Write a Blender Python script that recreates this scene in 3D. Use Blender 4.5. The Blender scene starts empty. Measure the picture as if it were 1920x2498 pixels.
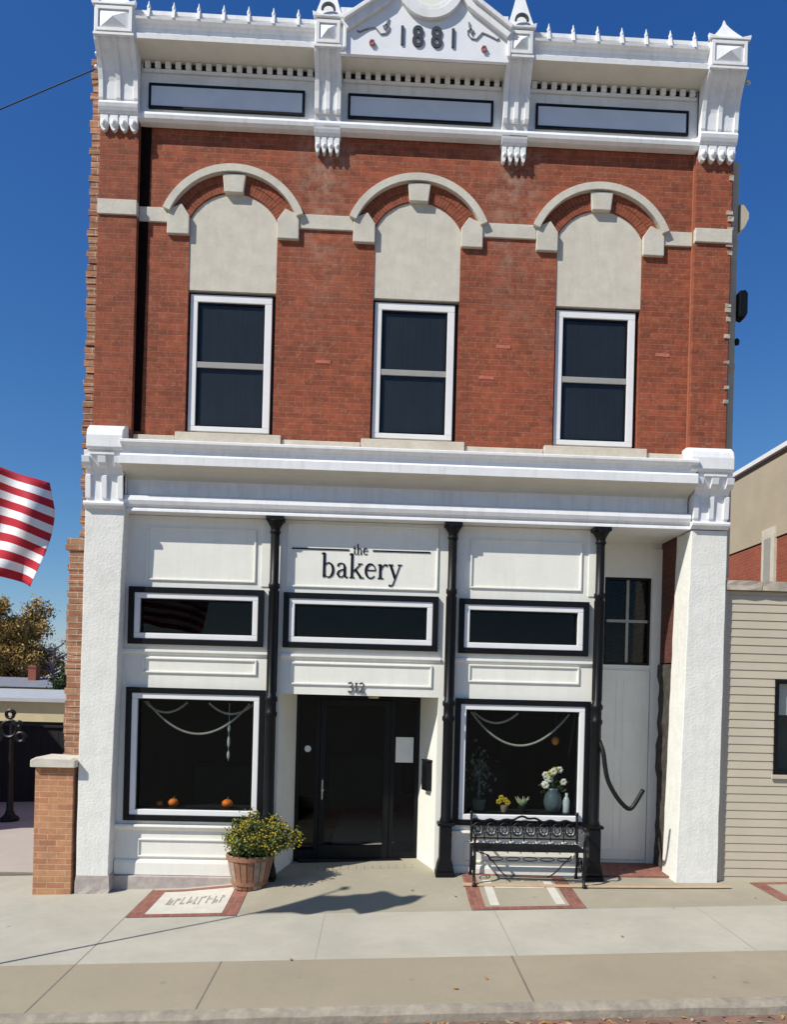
import bpy, bmesh, math, random
from mathutils import Vector, Matrix
from mathutils.geometry import tessellate_polygon
random.seed(7)
sc = bpy.context.scene
COL = sc.collection
R = math.radians
PI = math.pi

# ------------------------------------------------------------------ materials
def new_mat(name):
    m = bpy.data.materials.new(name); m.use_nodes = True
    nt = m.node_tree; b = nt.nodes['Principled BSDF']
    return m, nt, b
def N(nt, t, **kw):
    n = nt.nodes.new(t)
    for k, v in kw.items(): setattr(n, k, v)
    return n
def coords(nt, swap=False):
    tc = N(nt, 'ShaderNodeNewGeometry')
    return tc.outputs['Position']
def noise(nt, pos, scale, detail=4, rough=.6):
    n = N(nt, 'ShaderNodeTexNoise'); n.inputs['Scale'].default_value = scale
    n.inputs['Detail'].default_value = detail; n.inputs['Roughness'].default_value = rough
    nt.links.new(pos, n.inputs['Vector']); return n.outputs['Fac']
def ramp(nt, fac, a, b, c0, c1):
    r = N(nt, 'ShaderNodeValToRGB'); r.color_ramp.elements[0].position = a; r.color_ramp.elements[1].position = b
    r.color_ramp.elements[0].color = (*c0, 1); r.color_ramp.elements[1].color = (*c1, 1)
    nt.links.new(fac, r.inputs[0]); return r.outputs[0]
def mixc(nt, fac, a, b, mode='MIX'):
    m = N(nt, 'ShaderNodeMix', data_type='RGBA', blend_type=mode)
    if isinstance(fac, (int, float)): m.inputs[0].default_value = fac
    else: nt.links.new(fac, m.inputs[0])
    for i, s in ((6, a), (7, b)):
        if isinstance(s, tuple): m.inputs[i].default_value = (*s[:3], 1)
        else: nt.links.new(s, m.inputs[i])
    return m.outputs[2]
def bump(nt, b, h, strength=.3, dist=.01):
    n = N(nt, 'ShaderNodeBump'); n.inputs['Strength'].default_value = strength; n.inputs['Distance'].default_value = dist
    nt.links.new(h, n.inputs['Height']); nt.links.new(n.outputs[0], b.inputs['Normal'])
def mul(c, k): return tuple(min(1, x * k) for x in c)
def plain(name, col, rough=.6, var=.12, scale=3., bs=.15, bscale=60, metal=0., dirt=None, spec=.4, streak=0, spots=0):
    """painted / stone / cloth surface with mottling, fine grain and bump"""
    m, nt, b = new_mat(name); p = coords(nt)
    c = ramp(nt, noise(nt, p, scale, 5), .3, .7, mul(col, 1 - var), mul(col, 1 + var * .6))
    g = ramp(nt, noise(nt, p, bscale * .6, 3), .3, .7, (1 - var * .5,) * 3, (1, 1, 1))
    c = mixc(nt, 1., c, g, 'MULTIPLY')
    if dirt:
        d = ramp(nt, noise(nt, p, 1.3, 8, .72), .52, .74, (0, 0, 0), (1, 1, 1))
        c = mixc(nt, mulfac(nt, d, dirt[1]), c, dirt[0])
    if streak:   # rain streaks and grime: noise stretched down the wall
        vm = N(nt, 'ShaderNodeVectorMath', operation='MULTIPLY'); nt.links.new(p, vm.inputs[0]); vm.inputs[1].default_value = (9, 9, .7)
        f = ramp(nt, noise(nt, vm.outputs[0], 1.6, 7, .7), .50, .75, (0, 0, 0), (1, 1, 1))
        c = mixc(nt, mulfac(nt, f, min(1, streak * 4)), c, mul(col, .72))
    if spots:    # gum, oil drips and small stains
        v = N(nt, 'ShaderNodeTexVoronoi'); v.inputs['Scale'].default_value = 1.7; nt.links.new(p, v.inputs['Vector'])
        f = ramp(nt, v.outputs['Distance'], .03, .06, (1, 1, 1), (0, 0, 0))
        c = mixc(nt, mulfac(nt, f, spots), c, mul(col, .5))
        f = ramp(nt, noise(nt, p, .45, 9, .75), .47, .62, (0, 0, 0), (1, 1, 1))
        c = mixc(nt, mulfac(nt, f, .75), c, mul(col, .80))
        f = ramp(nt, noise(nt, p, 14, 5, .8), .55, .72, (0, 0, 0), (1, 1, 1))
        c = mixc(nt, mulfac(nt, f, .35), c, mul(col, .72))
    nt.links.new(c, b.inputs['Base Color'])
    b.inputs['Roughness'].default_value = rough; b.inputs['Metallic'].default_value = metal
    b.inputs['Specular IOR Level'].default_value = spec
    if bs: bump(nt, b, noise(nt, p, bscale, 4), bs, .006)
    return m
def mulfac(nt, s, k):
    n = N(nt, 'ShaderNodeMath', operation='MULTIPLY'); nt.links.new(s, n.inputs[0]); n.inputs[1].default_value = k
    return n.outputs[0]
def brick(name, c1, c2, mortar, w=.215, h=.0725, ms=.012, tint=(1, 1, 1), side=False, extra=None, bs=.5, flat=False, contrast=.25, bloom=False):
    m, nt, b = new_mat(name); p = coords(nt)
    sep = N(nt, 'ShaderNodeSeparateXYZ'); nt.links.new(p, sep.inputs[0])
    cmb = N(nt, 'ShaderNodeCombineXYZ')
    if flat:
        nt.links.new(sep.outputs[0], cmb.inputs[0]); nt.links.new(sep.outputs[1], cmb.inputs[1])
    else:
        add = N(nt, 'ShaderNodeMath', operation='ADD'); nt.links.new(sep.outputs[0], add.inputs[0]); nt.links.new(sep.outputs[1], add.inputs[1])
        nt.links.new(add.outputs[0], cmb.inputs[0]); nt.links.new(sep.outputs[2], cmb.inputs[1])
    # wobble so that courses are never ruler straight
    wn = N(nt, 'ShaderNodeTexNoise'); wn.inputs['Scale'].default_value = 5; nt.links.new(p, wn.inputs['Vector'])
    ws = N(nt, 'ShaderNodeVectorMath', operation='SCALE'); nt.links.new(wn.outputs['Color'], ws.inputs[0]); ws.inputs['Scale'].default_value = .012
    wa = N(nt, 'ShaderNodeVectorMath', operation='ADD'); nt.links.new(cmb.outputs[0], wa.inputs[0]); nt.links.new(ws.outputs[0], wa.inputs[1])
    t = N(nt, 'ShaderNodeTexBrick'); nt.links.new(wa.outputs[0], t.inputs['Vector'])
    t.inputs['Scale'].default_value = 1; t.inputs['Brick Width'].default_value = w; t.inputs['Row Height'].default_value = h
    t.inputs['Mortar Size'].default_value = ms * .5; t.inputs['Mortar Smooth'].default_value = .3
    t.inputs['Color1'].default_value = (*c1, 1); t.inputs['Color2'].default_value = (*c2, 1); t.inputs['Mortar'].default_value = (*mortar, 1)
    c = t.outputs['Color']
    v = ramp(nt, noise(nt, p, 9, 6, .7), .25, .75, (1 - contrast,) * 3, (1 + contrast * .6,) * 3)
    c = mixc(nt, 1., c, v, 'MULTIPLY')
    big = ramp(nt, noise(nt, p, .9, 4, .6), .3, .7, (.82, .84, .86), (1.1, 1.05, 1.02))
    c = mixc(nt, 1., c, big, 'MULTIPLY')
    if extra:   # pale bloom / efflorescence
        f = ramp(nt, noise(nt, p, 1.6, 8, .75), .56, .76, (0, 0, 0), (1, 1, 1))
        c = mixc(nt, mulfac(nt, f, extra[1]), c, extra[0])
    if bloom:   # pale mortar flecks and salt bloom washed down below the two middle brackets
        fl = ramp(nt, noise(nt, p, 26, 2, .5), .60, .68, (0, 0, 0), (1, 1, 1))
        c = mixc(nt, mulfac(nt, fl, .3), c, (.40, .21, .13))
        tot = None
        for x0 in (2.62, 4.88):
            q = N(nt, 'ShaderNodeMath', operation='SUBTRACT'); nt.links.new(sep.outputs[0], q.inputs[0]); q.inputs[1].default_value = x0
            a = N(nt, 'ShaderNodeMath', operation='ABSOLUTE'); nt.links.new(q.outputs[0], a.inputs[0])
            r = ramp(nt, a.outputs[0], .02, .42, (1, 1, 1), (0, 0, 0))
            if tot is None: tot = r
            else: tot = mixc(nt, 1., tot, r, 'ADD')
        zr = ramp(nt, mulfac(nt, sep.outputs[2], .1), .66, .86, (0, 0, 0), (1, 1, 1))
        g = ramp(nt, noise(nt, p, 7, 6, .7), .42, .66, (0, 0, 0), (1, 1, 1))
        k = mixc(nt, 1., mixc(nt, 1., tot, zr, 'MULTIPLY'), g, 'MULTIPLY')
        c = mixc(nt, mulfac(nt, k, .55), c, (.46, .36, .28))
    nt.links.new(c, b.inputs['Base Color']); b.inputs['Roughness'].default_value = .88
    inv = N(nt, 'ShaderNodeMath', operation='SUBTRACT'); inv.inputs[0].default_value = 1; nt.links.new(t.outputs['Fac'], inv.inputs[1])
    ad = N(nt, 'ShaderNodeMath', operation='ADD'); nt.links.new(inv.outputs[0], ad.inputs[0]); nt.links.new(mulfac(nt, noise(nt, p, 50, 3), .5), ad.inputs[1])
    bump(nt, b, ad.outputs[0], bs, .008)
    return m
def glass(name, tint=(.25, .27, .28), ior=1.42, refl=(1, 1, 1)):
    m, nt, b = new_mat(name); nt.nodes.remove(b)
    out = nt.nodes['Material Output']
    tr = N(nt, 'ShaderNodeBsdfTransparent'); tr.inputs[0].default_value = (*tint, 1)
    gl = N(nt, 'ShaderNodeBsdfGlossy'); gl.inputs['Roughness'].default_value = .01; gl.inputs[0].default_value = (*refl, 1)
    # Schlick reflectance from |N.I|, the same from both sides of the sheet
    ge = N(nt, 'ShaderNodeNewGeometry'); dt = N(nt, 'ShaderNodeVectorMath', operation='DOT_PRODUCT')
    nt.links.new(ge.outputs['Normal'], dt.inputs[0]); nt.links.new(ge.outputs['Incoming'], dt.inputs[1])
    def mth(op, a, b=None):
        n = N(nt, 'ShaderNodeMath', operation=op)
        for i, s in enumerate((a, b)):
            if s is None: continue
            if isinstance(s, (int, float)): n.inputs[i].default_value = s
            else: nt.links.new(s, n.inputs[i])
        return n.outputs[0]
    f0 = ((ior - 1)/(ior + 1))**2
    fr_ = mth('ADD', mth('MULTIPLY', mth('POWER', mth('SUBTRACT', 1., mth('ABSOLUTE', dt.outputs['Value'])), 5.), 1-f0), f0)
    nz = N(nt, 'ShaderNodeTexNoise'); nz.inputs['Scale'].default_value = 1.3
    bp = N(nt, 'ShaderNodeBump'); bp.inputs['Strength'].default_value = .12; bp.inputs['Distance'].default_value = .02
    nt.links.new(coords(nt), nz.inputs['Vector']); nt.links.new(nz.outputs[0], bp.inputs['Height']); nt.links.new(bp.outputs[0], gl.inputs['Normal'])
    mx = N(nt, 'ShaderNodeMixShader'); nt.links.new(fr_, mx.inputs[0]); nt.links.new(tr.outputs[0], mx.inputs[1]); nt.links.new(gl.outputs[0], mx.inputs[2])
    nt.links.new(mx.outputs[0], out.inputs[0]); return m

M = {}
M['brick'] = brick('red_brick', (.335, .078, .032), (.235, .056, .025), (.29, .12, .07), extra=((.38, .21, .14), .4), w=.203, h=.066, ms=.010, contrast=.42, bloom=True)
M['brick_or'] = brick('orange_brick', (.34, .095, .045), (.27, .07, .035), (.40, .27, .2), contrast=.3)
M['pink'] = plain('pink_brick', (.47,.15,.10), .9, .15, 9, .2)
M['arch_brick'] = plain('arch_brick', (.30, .085, .042), .9, .35, 11, .4, 60)
M['arch_mortar'] = plain('arch_mortar', (.20, .09, .06), .95, .2, 9, .2)
M['common'] = brick('common_brick', (.42, .22, .12), (.30, .12, .07), (.52, .42, .32), contrast=.45, extra=((.55, .45, .33), .5), bs=.9)
M['pier'] = brick('pier_brick', (.55, .28, .14), (.43, .19, .10), (.56, .36, .22), contrast=.3, w=.21, h=.07)
M['street'] = brick('street_brick', (.26, .14, .10), (.22, .13, .10), (.22, .18, .14), w=.21, h=.1, flat=True, contrast=.5, extra=((.34, .3, .25), .8))
M['inlay_brick'] = brick('inlay_brick', (.29, .115, .085), (.235, .085, .065), (.28, .18, .14), w=.1, h=.2, flat=True, contrast=.3)
M['bench_brick'] = M['inlay_brick']
M['stone'] = plain('limestone', (.61, .57, .49), .85, .14, 4, .4, 40, dirt=((.36, .32, .26), .5))
M['sill'] = plain('sill_stone', (.60, .54, .44), .85, .16, 3, .4, 40, dirt=((.42, .36, .27), .6))
M['stucco'] = plain('stucco', (.62, .575, .49), .9, .10, 7, .5, 60, dirt=((.49, .45, .37), .7), streak=.10)
M['granite'] = plain('granite_base', (.47, .41, .38), .85, .2, 9, .5, 50, dirt=((.3, .26, .23), .5))
M['metal_white'] = plain('painted_cornice_white', (.80, .805, .815), .5, .06, 5, .15, 30, dirt=((.56, .55, .53), .5), streak=.16)
M['soffit'] = plain('bounce_tinted_soffit', (.66, .63, .55), .6, .06, 4, .1, 30)  # tan for downward faces, paints in the warm light bounced up from the ground
M['cream'] = plain('cream_paint', (.81, .80, .735), .55, .05, 2.5, .2, 30, dirt=((.70, .685, .61), .3), streak=.07)
M['plaster'] = plain('rough_white_plaster', (.78, .775, .73), .85, .07, 8, .9, 34, dirt=((.66, .65, .60), .3), streak=.1)
M['trim'] = plain('white_trim', (.80, .80, .80), .4, .05, 4, .05, 40)
M['black'] = plain('black_paint', (.006, .0065, .008), .42, .3, 6, .12, 40, spec=.22)
M['iron'] = plain('black_iron', (.008, .008, .009), .45, .4, 8, .2, 60, spec=.3)
M['rail_grey'] = plain('sash_rail_grey', (.34, .33, .31), .5, .1, 5, .05)
M['blind'] = plain('window_blind', (.040, .047, .055), .85, .15, 3, .1, 30)
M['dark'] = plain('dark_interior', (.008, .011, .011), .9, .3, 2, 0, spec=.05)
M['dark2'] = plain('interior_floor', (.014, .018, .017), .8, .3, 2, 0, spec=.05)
M['glass'] = glass('shop_glass', (.86, .88, .87), 1.24)
M['glass_up'] = glass('upper_glass', (.8, .82, .84), 1.28)
M['siding'] = plain('vinyl_siding', (.51, .45, .35), .5, .05, 2, .08, 30)
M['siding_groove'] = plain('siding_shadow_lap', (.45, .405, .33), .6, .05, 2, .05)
M['coping'] = plain('coping_stone', (.50, .44, .36), .9, .3, 7, .9, 25, dirt=((.25, .22, .18), .8))
M['conc'] = plain('sidewalk_concrete', (.455, .43, .36), .9, .07, 1.4, .35, 120, dirt=((.35, .33, .28), .5), spots=.6)
M['conc_tan'] = plain('tan_concrete', (.345, .298, .215), .9, .09, 1.8, .35, 120, dirt=((.27, .235, .175), .6), spots=.5)
M['conc_entry'] = plain('entry_concrete', (.365, .33, .25), .9, .09, 1.6, .3, 120, dirt=((.31, .275, .21), .5), spots=.4)
M['joint'] = plain('concrete_joint', (.19, .165, .135), .95, .2, 5, .1)
M['joint_l'] = plain('faint_concrete_joint', (.34, .32, .28), .95, .15, 5, .1)
M['kerb'] = plain('kerb_concrete', (.34, .30, .24), .95, .3, 6, .9, 30, dirt=((.20, .17, .14), .8))
M['asphalt'] = plain('asphalt', (.07, .07, .07), .9, .25, 3, .5, 90)
M['earth'] = plain('earth_ground', (.19, .17, .12), .95, .3, .5, .3, 20)
M['strip'] = plain('orange_strip', (.50, .34, .21), .9, .15, 6, .2, 60)
M['plaque'] = plain('plaque_concrete', (.60, .57, .50), .85, .1, 6, .2, 60)
M['mark'] = plain('worn_dark_mark', (.42, .39, .34), .9, .2, 9, .1)
M['digit'] = plain('grey_digit', (.05, .055, .065), .5, .1, 9, .05)
M['rosette'] = plain('rosette_red', (.42, .20, .20), .6, .2, 20, .1)
M['scroll'] = plain('scroll_grey', (.23, .24, .27), .6, .2, 20, .1)
M['orange'] = plain('pumpkin_orange', (.95, .21, .01), .5, .15, 12, .1)
M['stemg'] = plain('stem_green', (.08, .12, .03), .7, .3, 12, .1)
M['yellow'] = plain('flower_yellow', (.62, .44, .02), .7, .3, 15, .1)
M['ochre'] = plain('flower_ochre', (.40, .28, .02), .7, .3, 15, .1)
M['leaf'] = plain('mum_leaf', (.08, .13, .035), .7, .5, 14, .1)
M['leaf2'] = plain('mum_leaf_light', (.20, .21, .04), .7, .4, 14, .1)
M['white_fl'] = plain('flower_white', (.85, .84, .74), .7, .1, 15, .1)
M['pot_a'] = plain('pot_slat_brown', (.30, .15, .09), .8, .3, 10, .4, 40)
M['pot_b'] = plain('pot_slat_grey', (.36, .27, .21), .85, .3, 10, .4, 40)
M['paper'] = plain('paper', (.75, .76, .74), .8, .06, 10, .05)
M['silver'] = plain('silver_metal', (.55, .55, .55), .3, .1, 10, .05, metal=.9)
M['frost'] = plain('frosted_glass', (.55, .62, .64), .25, .1, 10, .05)
M['garland'] = plain('garland_beads', (.50, .50, .44), .5, .2, 20, .1)
M['lampcol'] = plain('amber_glass', (.75, .28, .05), .4, .2, 10, .05)
M['flag_red'] = plain('flag_red', (.45, .012, .03), .75, .1, 8, .2, 80)
M['flag_white'] = plain('flag_white', (.78, .78, .80), .75, .06, 8, .2, 80)
M['flag_blue'] = plain('flag_blue', (.02, .03, .14), .75, .1, 8, .2, 80)
M['alu'] = plain('aluminium_pole', (.6, .6, .62), .35, .08, 8, .05, metal=.8)
M['pipe'] = plain('beige_pipe', (.50, .44, .34), .6, .12, 6, .1)
M['render_beige'] = plain('beige_render', (.42, .36, .27), .9, .08, 1.5, .3, 40)
M['brick_far'] = brick('far_brick', (.33, .085, .045), (.27, .07, .04), (.33, .14, .10))
M['roof_grey'] = plain('grey_roof', (.42, .43, .45), .7, .1, 2, .1)
M['tan_wall'] = plain('tan_wall', (.56, .47, .29), .8, .1, 2, .1)
M['wood_dark'] = plain('dark_boards', (.012, .011, .014), .8, .3, 3, .2)
M['trunk'] = plain('bark', (.10, .075, .055), .95, .3, 12, .8, 20)
M['gold1'] = plain('autumn_leaf_gold', (.50, .33, .09), .8, .4, 3, .1)
M['gold2'] = plain('autumn_leaf_brown', (.36, .24, .09), .8, .4, 3, .1)
M['green1'] = plain('evergreen_leaf', (.035, .06, .02), .8, .4, 3, .1)
M['branch'] = plain('bare_branch', (.16, .13, .14), .9, .2, 3, .1)
M['wire'] = plain('wire_black', (.03, .04, .07), .6, .1, 3, 0)

# ------------------------------------------------------------------ mesh building
class MB:
    def __init__(s): s.bm = bmesh.new(); s.mi = 0
    def face(s, vs):
        try:
            f = s.bm.faces.new(vs); f.material_index = s.mi; return f
        except ValueError: return None
    def box(s, x0, x1, y0, y1, z0, z1):
        v = [s.bm.verts.new(p) for p in ((x0,y0,z0),(x1,y0,z0),(x1,y1,z0),(x0,y1,z0),(x0,y0,z1),(x1,y0,z1),(x1,y1,z1),(x0,y1,z1))]
        for q in ((3,2,1,0),(4,5,6,7),(0,1,5,4),(1,2,6,5),(2,3,7,6),(3,0,4,7)): s.face([v[i] for i in q])
        return s
    def ring(s, x0, z0, x1, z1, w, y0, y1, wb=None):
        """rectangular frame lying in the facade plane"""
        wb = w if wb is None else wb
        s.box(x0, x1, y0, y1, z1 - w, z1); s.box(x0, x1, y0, y1, z0, z0 + wb)
        s.box(x0, x0 + w, y0, y1, z0 + wb, z1 - w); s.box(x1 - w, x1, y0, y1, z0 + wb, z1 - w); return s
    def prism(s, pts, axis, a, b):
        """polygon extruded along an axis; pts are (y,z) for axis x, (x,z) for y, (x,y) for z"""
        def P(p, t): return {'x': (t, p[0], p[1]), 'y': (p[0], t, p[1]), 'z': (p[0], p[1], t)}[axis]
        A = [s.bm.verts.new(P(p, a)) for p in pts]; B = [s.bm.verts.new(P(p, b)) for p in pts]
        n = len(pts)
        for i in range(n): s.face([A[i], A[(i+1) % n], B[(i+1) % n], B[i]])
        tris = tessellate_polygon([[Vector((p[0], p[1], 0)) for p in pts]])
        for t in tris:
            s.face([A[i] for i in t]); s.face([B[i] for i in reversed(t)])
        return s
    def plate(s, outer, holes, y0, y1):
        """plate in the facade plane with holes"""
        loops = [outer] + holes
        fl = [p for l in loops for p in l]
        A = [s.bm.verts.new((p[0], y0, p[1])) for p in fl]; B = [s.bm.verts.new((p[0], y1, p[1])) for p in fl]
        for t in tessellate_polygon([[Vector((p[0], p[1], 0)) for p in l] for l in loops]):
            s.face([A[i] for i in t]); s.face([B[i] for i in reversed(t)])
        k = 0
        for l in loops:
            n = len(l)
            for i in range(n): s.face([A[k+i], A[k+(i+1) % n], B[k+(i+1) % n], B[k+i]])
            k += n
        return s
    def lathe(s, prof, cx, cy, z0=0, n=20, sx=1, sy=1):
        rings = []
        for r, z in prof:
            rings.append([s.bm.verts.new((cx + r*sx*math.cos(2*PI*i/n), cy + r*sy*math.sin(2*PI*i/n), z0 + z)) for i in range(n)])
        for a, b in zip(rings, rings[1:]):
            for i in range(n): s.face([a[i], a[(i+1) % n], b[(i+1) % n], b[i]])
        s.face(list(reversed(rings[0]))); s.face(rings[-1]); return s
    def tube(s, pts, r, n=8):
        pts = [Vector(p) for p in pts]; rings = []
        rr = r if isinstance(r, (list, tuple)) else [r] * len(pts)
        up = Vector((0, 0, 1)) if abs((pts[-1] - pts[0]).normalized().z) < .95 else Vector((0, 1, 0))
        for i, p in enumerate(pts):
            d = (pts[min(i+1, len(pts)-1)] - pts[max(i-1, 0)]).normalized()
            u = up
            if abs(d.dot(u)) > .97: u = Vector((1, 0, 0))
            a = d.cross(u).normalized(); b = d.cross(a).normalized()
            if rings:
                pa = prev; a = (pa - d * pa.dot(d)).normalized(); b = d.cross(a).normalized()
            prev = a
            rings.append([s.bm.verts.new(p + rr[i] * (a*math.cos(2*PI*k/n) + b*math.sin(2*PI*k/n))) for k in range(n)])
        for A, B in zip(rings, rings[1:]):
            for k in range(n): s.face([A[k], A[(k+1) % n], B[(k+1) % n], B[k]])
        s.face(list(reversed(rings[0]))); s.face(rings[-1]); return s
    def ball(s, c, r, n=10, m=7, sz=1, sx=1, rib=0):
        prof = []
        rings = []
        for j in range(1, m):
            t = PI*j/m
            rings.append([s.bm.verts.new((c[0] + sx*r*math.sin(t)*math.cos(2*PI*i/n)*(1 + (rib if i % 2 else 0)), c[1] + r*math.sin(t)*math.sin(2*PI*i/n)*(1 + (rib if i % 2 else 0)), c[2] - r*sz*math.cos(t))) for i in range(n)])
        a = s.bm.verts.new((c[0], c[1], c[2] - r*sz)); b = s.bm.verts.new((c[0], c[1], c[2] + r*sz))
        for i in range(n): s.face([a, rings[0][(i+1) % n], rings[0][i]]); s.face([b, rings[-1][i], rings[-1][(i+1) % n]])
        for A, B in zip(rings, rings[1:]):
            for i in range(n): s.face([A[i], A[(i+1) % n], B[(i+1) % n], B[i]])
        return s
    def ribbon(s, pts, w, y0, y1, closed=False):
        """flat stroke in the facade plane; w number or per point list"""
        n = len(pts); ws = w if isinstance(w, (list, tuple)) else [w] * n
        L, Rr = [], []
        for i, p in enumerate(pts):
            a = pts[i-1] if i > 0 or closed else p; b = pts[(i+1) % n] if i < n-1 or closed else p
            dx, dz = b[0]-a[0], b[1]-a[1]; l = math.hypot(dx, dz) or 1
            nx, nz = -dz/l*ws[i]/2, dx/l*ws[i]/2
            L.append((p[0]+nx, p[1]+nz)); Rr.append((p[0]-nx, p[1]-nz))
        rng = range(n) if closed else range(n-1)
        V = [[s.bm.verts.new((q[0], y, q[1])) for q in arr] for arr in (L, Rr) for y in (y0, y1)]
        for i in rng:
            j = (i+1) % n
            s.face([V[0][i], V[2][i], V[2][j], V[0][j]]); s.face([V[1][i], V[1][j], V[3][j], V[3][i]])
            s.face([V[0][i], V[0][j], V[1][j], V[1][i]]); s.face([V[2][i], V[3][i], V[3][j], V[2][j]])
        if not closed:
            for i in (0, n-1): s.face([V[0][i], V[1][i], V[3][i], V[2][i]])
        return s
    def leafcard(s, c, size, nrm=None):
        d = Vector((random.gauss(0,1), random.gauss(0,1), random.gauss(0,1))).normalized()
        e = d.orthogonal().normalized(); e.rotate(Matrix.Rotation(random.uniform(0, 6.28), 3, d)); f = d.cross(e)
        c = Vector(c); k = size
        v = [s.bm.verts.new(c + q) for q in (e*k, f*k*.5 + d*k*.12, -e*k, -f*k*.5 + d*k*.12)]
        s.face(v); return s
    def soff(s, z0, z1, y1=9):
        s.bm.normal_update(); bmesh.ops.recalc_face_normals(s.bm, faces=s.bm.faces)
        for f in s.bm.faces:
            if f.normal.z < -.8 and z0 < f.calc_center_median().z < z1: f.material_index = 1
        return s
    def obj(s, name, mats, parent=None, bevel=0, smooth=False, jitter=0):
        if jitter:
            for v in s.bm.verts: v.co += Vector((random.uniform(-1,1), random.uniform(-1,1), random.uniform(-1,1))) * jitter
        bmesh.ops.recalc_face_normals(s.bm, faces=s.bm.faces)
        me = bpy.data.meshes.new(name); s.bm.to_mesh(me); s.bm.free()
        for m in (mats if isinstance(mats, (list, tuple)) else [mats]): me.materials.append(m)
        o = bpy.data.objects.new(name, me); COL.objects.link(o)
        if parent: o.parent = parent
        if smooth:
            for p in me.polygons: p.use_smooth = True
        if bevel:
            b = o.modifiers.new('bevel', 'BEVEL'); b.width = bevel; b.segments = 2; b.limit_method = 'ANGLE'; b.angle_limit = R(40)
        return o
def tag(o, label, cat, group=None, kind=None):
    o['label'] = label
    if cat: o['category'] = cat
    if group: o['group'] = group
    if kind: o['kind'] = kind
    return o
def thing(name, loc, label, cat, group=None):
    o = bpy.data.objects.new(name, None); COL.objects.link(o); o.empty_display_size = .2
    o.location = (0, 0, 0); return tag(o, label, cat, group)
def structure(o, label, cat=None): return tag(o, label, cat or o.name.split('.')[0].replace('_', ' '), None, 'structure')
def arc(cx, cz, r, a0, a1, n, rz=None):
    rz = rz or r
    return [(cx + r*math.cos(R(a0 + (a1-a0)*i/n)), cz + rz*math.sin(R(a0 + (a1-a0)*i/n))) for i in range(n+1)]

# ------------------------------------------------------------------ ground
def sstep(t): t = max(0, min(1, t)); return t*t*(3-2*t)
RB = [(-99,0),(.3,0),(1.2,.01),(1.75,.055),(2.2,.11),(4.3,.13),(6.0,.045),(7.1,.01),(7.6,0),(99,0)]
def rise(x):
    for (a, ra), (b, rb) in zip(RB, RB[1:]):
        if a <= x <= b: return ra + (rb-ra)*(x-a)/(b-a)
    return 0
def zg(x, y):
    z = .0337*max(-14, min(18, x)) + .015*max(-5, min(y, 1))
    z += rise(x) * sstep((y + .95)/1.1)
    if y > 9: z -= .085*(min(y, 27) - 9)
    return z
def frange(a, b, st):
    out = []; t = a
    while t < b - 1e-6: out.append(t); t += st
    return out + [b]
def cuts(base, extra):
    l = sorted(set([round(v, 4) for v in base] + [round(v, 4) for v in extra])); return l
def sheet(name, xs, ys, mats, fn, zoff=0, wob=0):
    m = MB(); V = {}
    for i, x in enumerate(xs):
        for j, y in enumerate(ys): V[i, j] = m.bm.verts.new((x, y, zg(x, y) + zoff))
    for i in range(len(xs)-1):
        for j in range(len(ys)-1):
            m.mi = fn((xs[i]+xs[i+1])/2, (ys[j]+ys[j+1])/2)
            m.face([V[i, j], V[i+1, j], V[i+1, j+1], V[i, j+1]])
    return m.obj(name, mats, smooth=False)
jx = [.83, 2.92, 4.72, 6.9, 9.3, -1.3, -3.4]
jxt = [.83, 2.10, 4.67, 7.4, 9.4, -.5, -1.9]
ex = [v + d for v in jx for d in (-.006, .006)]
ext = [v + d for v in jxt for d in (-.009, .009)]
def fn_walk(x, y):
    for v in jx:
        if abs(x - v) < .006 and (y < -.95 or x < 1): return 3 if v != .83 else 2
    if abs(y + .95) < .006 and x > 2.1: return 3
    if y > -.944 and 2.0 < x < 7.7: return 1
    if y > -.944 and x >= 7.7: return 1
    return 0
xs = cuts(frange(-14, 18, .4) + frange(0, 8, .2), ex); ys = cuts(frange(-2.29, .9, .12), [-.956, -.944])
structure(sheet('sidewalk', xs, ys, [M['conc'], M['conc_entry'], M['joint'], M['joint_l']], fn_walk), 'pale grey concrete sidewalk in front of the shop', 'sidewalk')
def fn_tan(x, y):
    for v in jxt:
        if abs(x - v) < .009: return 1
    return 0
structure(sheet('kerb_walk', cuts(frange(-14, 18, .8), ext), cuts([-3.27, -2.8, -2.31, -2.29], []), [M['conc_tan'], M['joint']], fn_tan), 'tan concrete strip between the sidewalk and the street', 'pavement')
m = MB()
pr = [(-3.27, 0), (-3.33, -.012), (-3.36, -.04), (-3.37, -.13), (-3.37, -.4), (-3.27, -.4)]
xs2 = frange(-14, 18, .15)
prev = None
for x in xs2:
    z0 = zg(x, -3.27); rn = random.uniform(-.006, .006)
    cur = [m.bm.verts.new((x, y + (rn if k > 0 else 0), z0 + z + (random.uniform(-.006, .004) if 0 < k < 4 else 0))) for k, (y, z) in enumerate(pr)]
    if prev:
        for k in range(len(pr)-1): m.face([prev[k], cur[k], cur[k+1], prev[k+1]])
    prev = cur
structure(m.obj('kerb', M['kerb']), 'worn grey kerb along the edge of the street', 'kerb')
m = MB()
def zst(x, y): return .0337*max(-14, min(18, x)) - .145 + .02*(y + 3.37)*(-1 if y > -8 else 0)
V = {}
X = frange(-14, 18, 2); Y = [-60, -14, -8, -5, -4, -3.372]
for i, x in enumerate(X):
    for j, y in enumerate(Y): V[i, j] = m.bm.verts.new((x, y, zst(x, y)))
for i in range(len(X)-1):
    for j in range(len(Y)-1):
        m.mi = 1 if j < 3 else 0
        m.face([V[i, j], V[i+1, j], V[i+1, j+1], V[i, j+1]])
structure(m.obj('street', [M['street'], plain('street_paving', (.19, .175, .15), .9, .15, 2, .3)]), 'worn brick paved street at the kerb', 'street')
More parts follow.
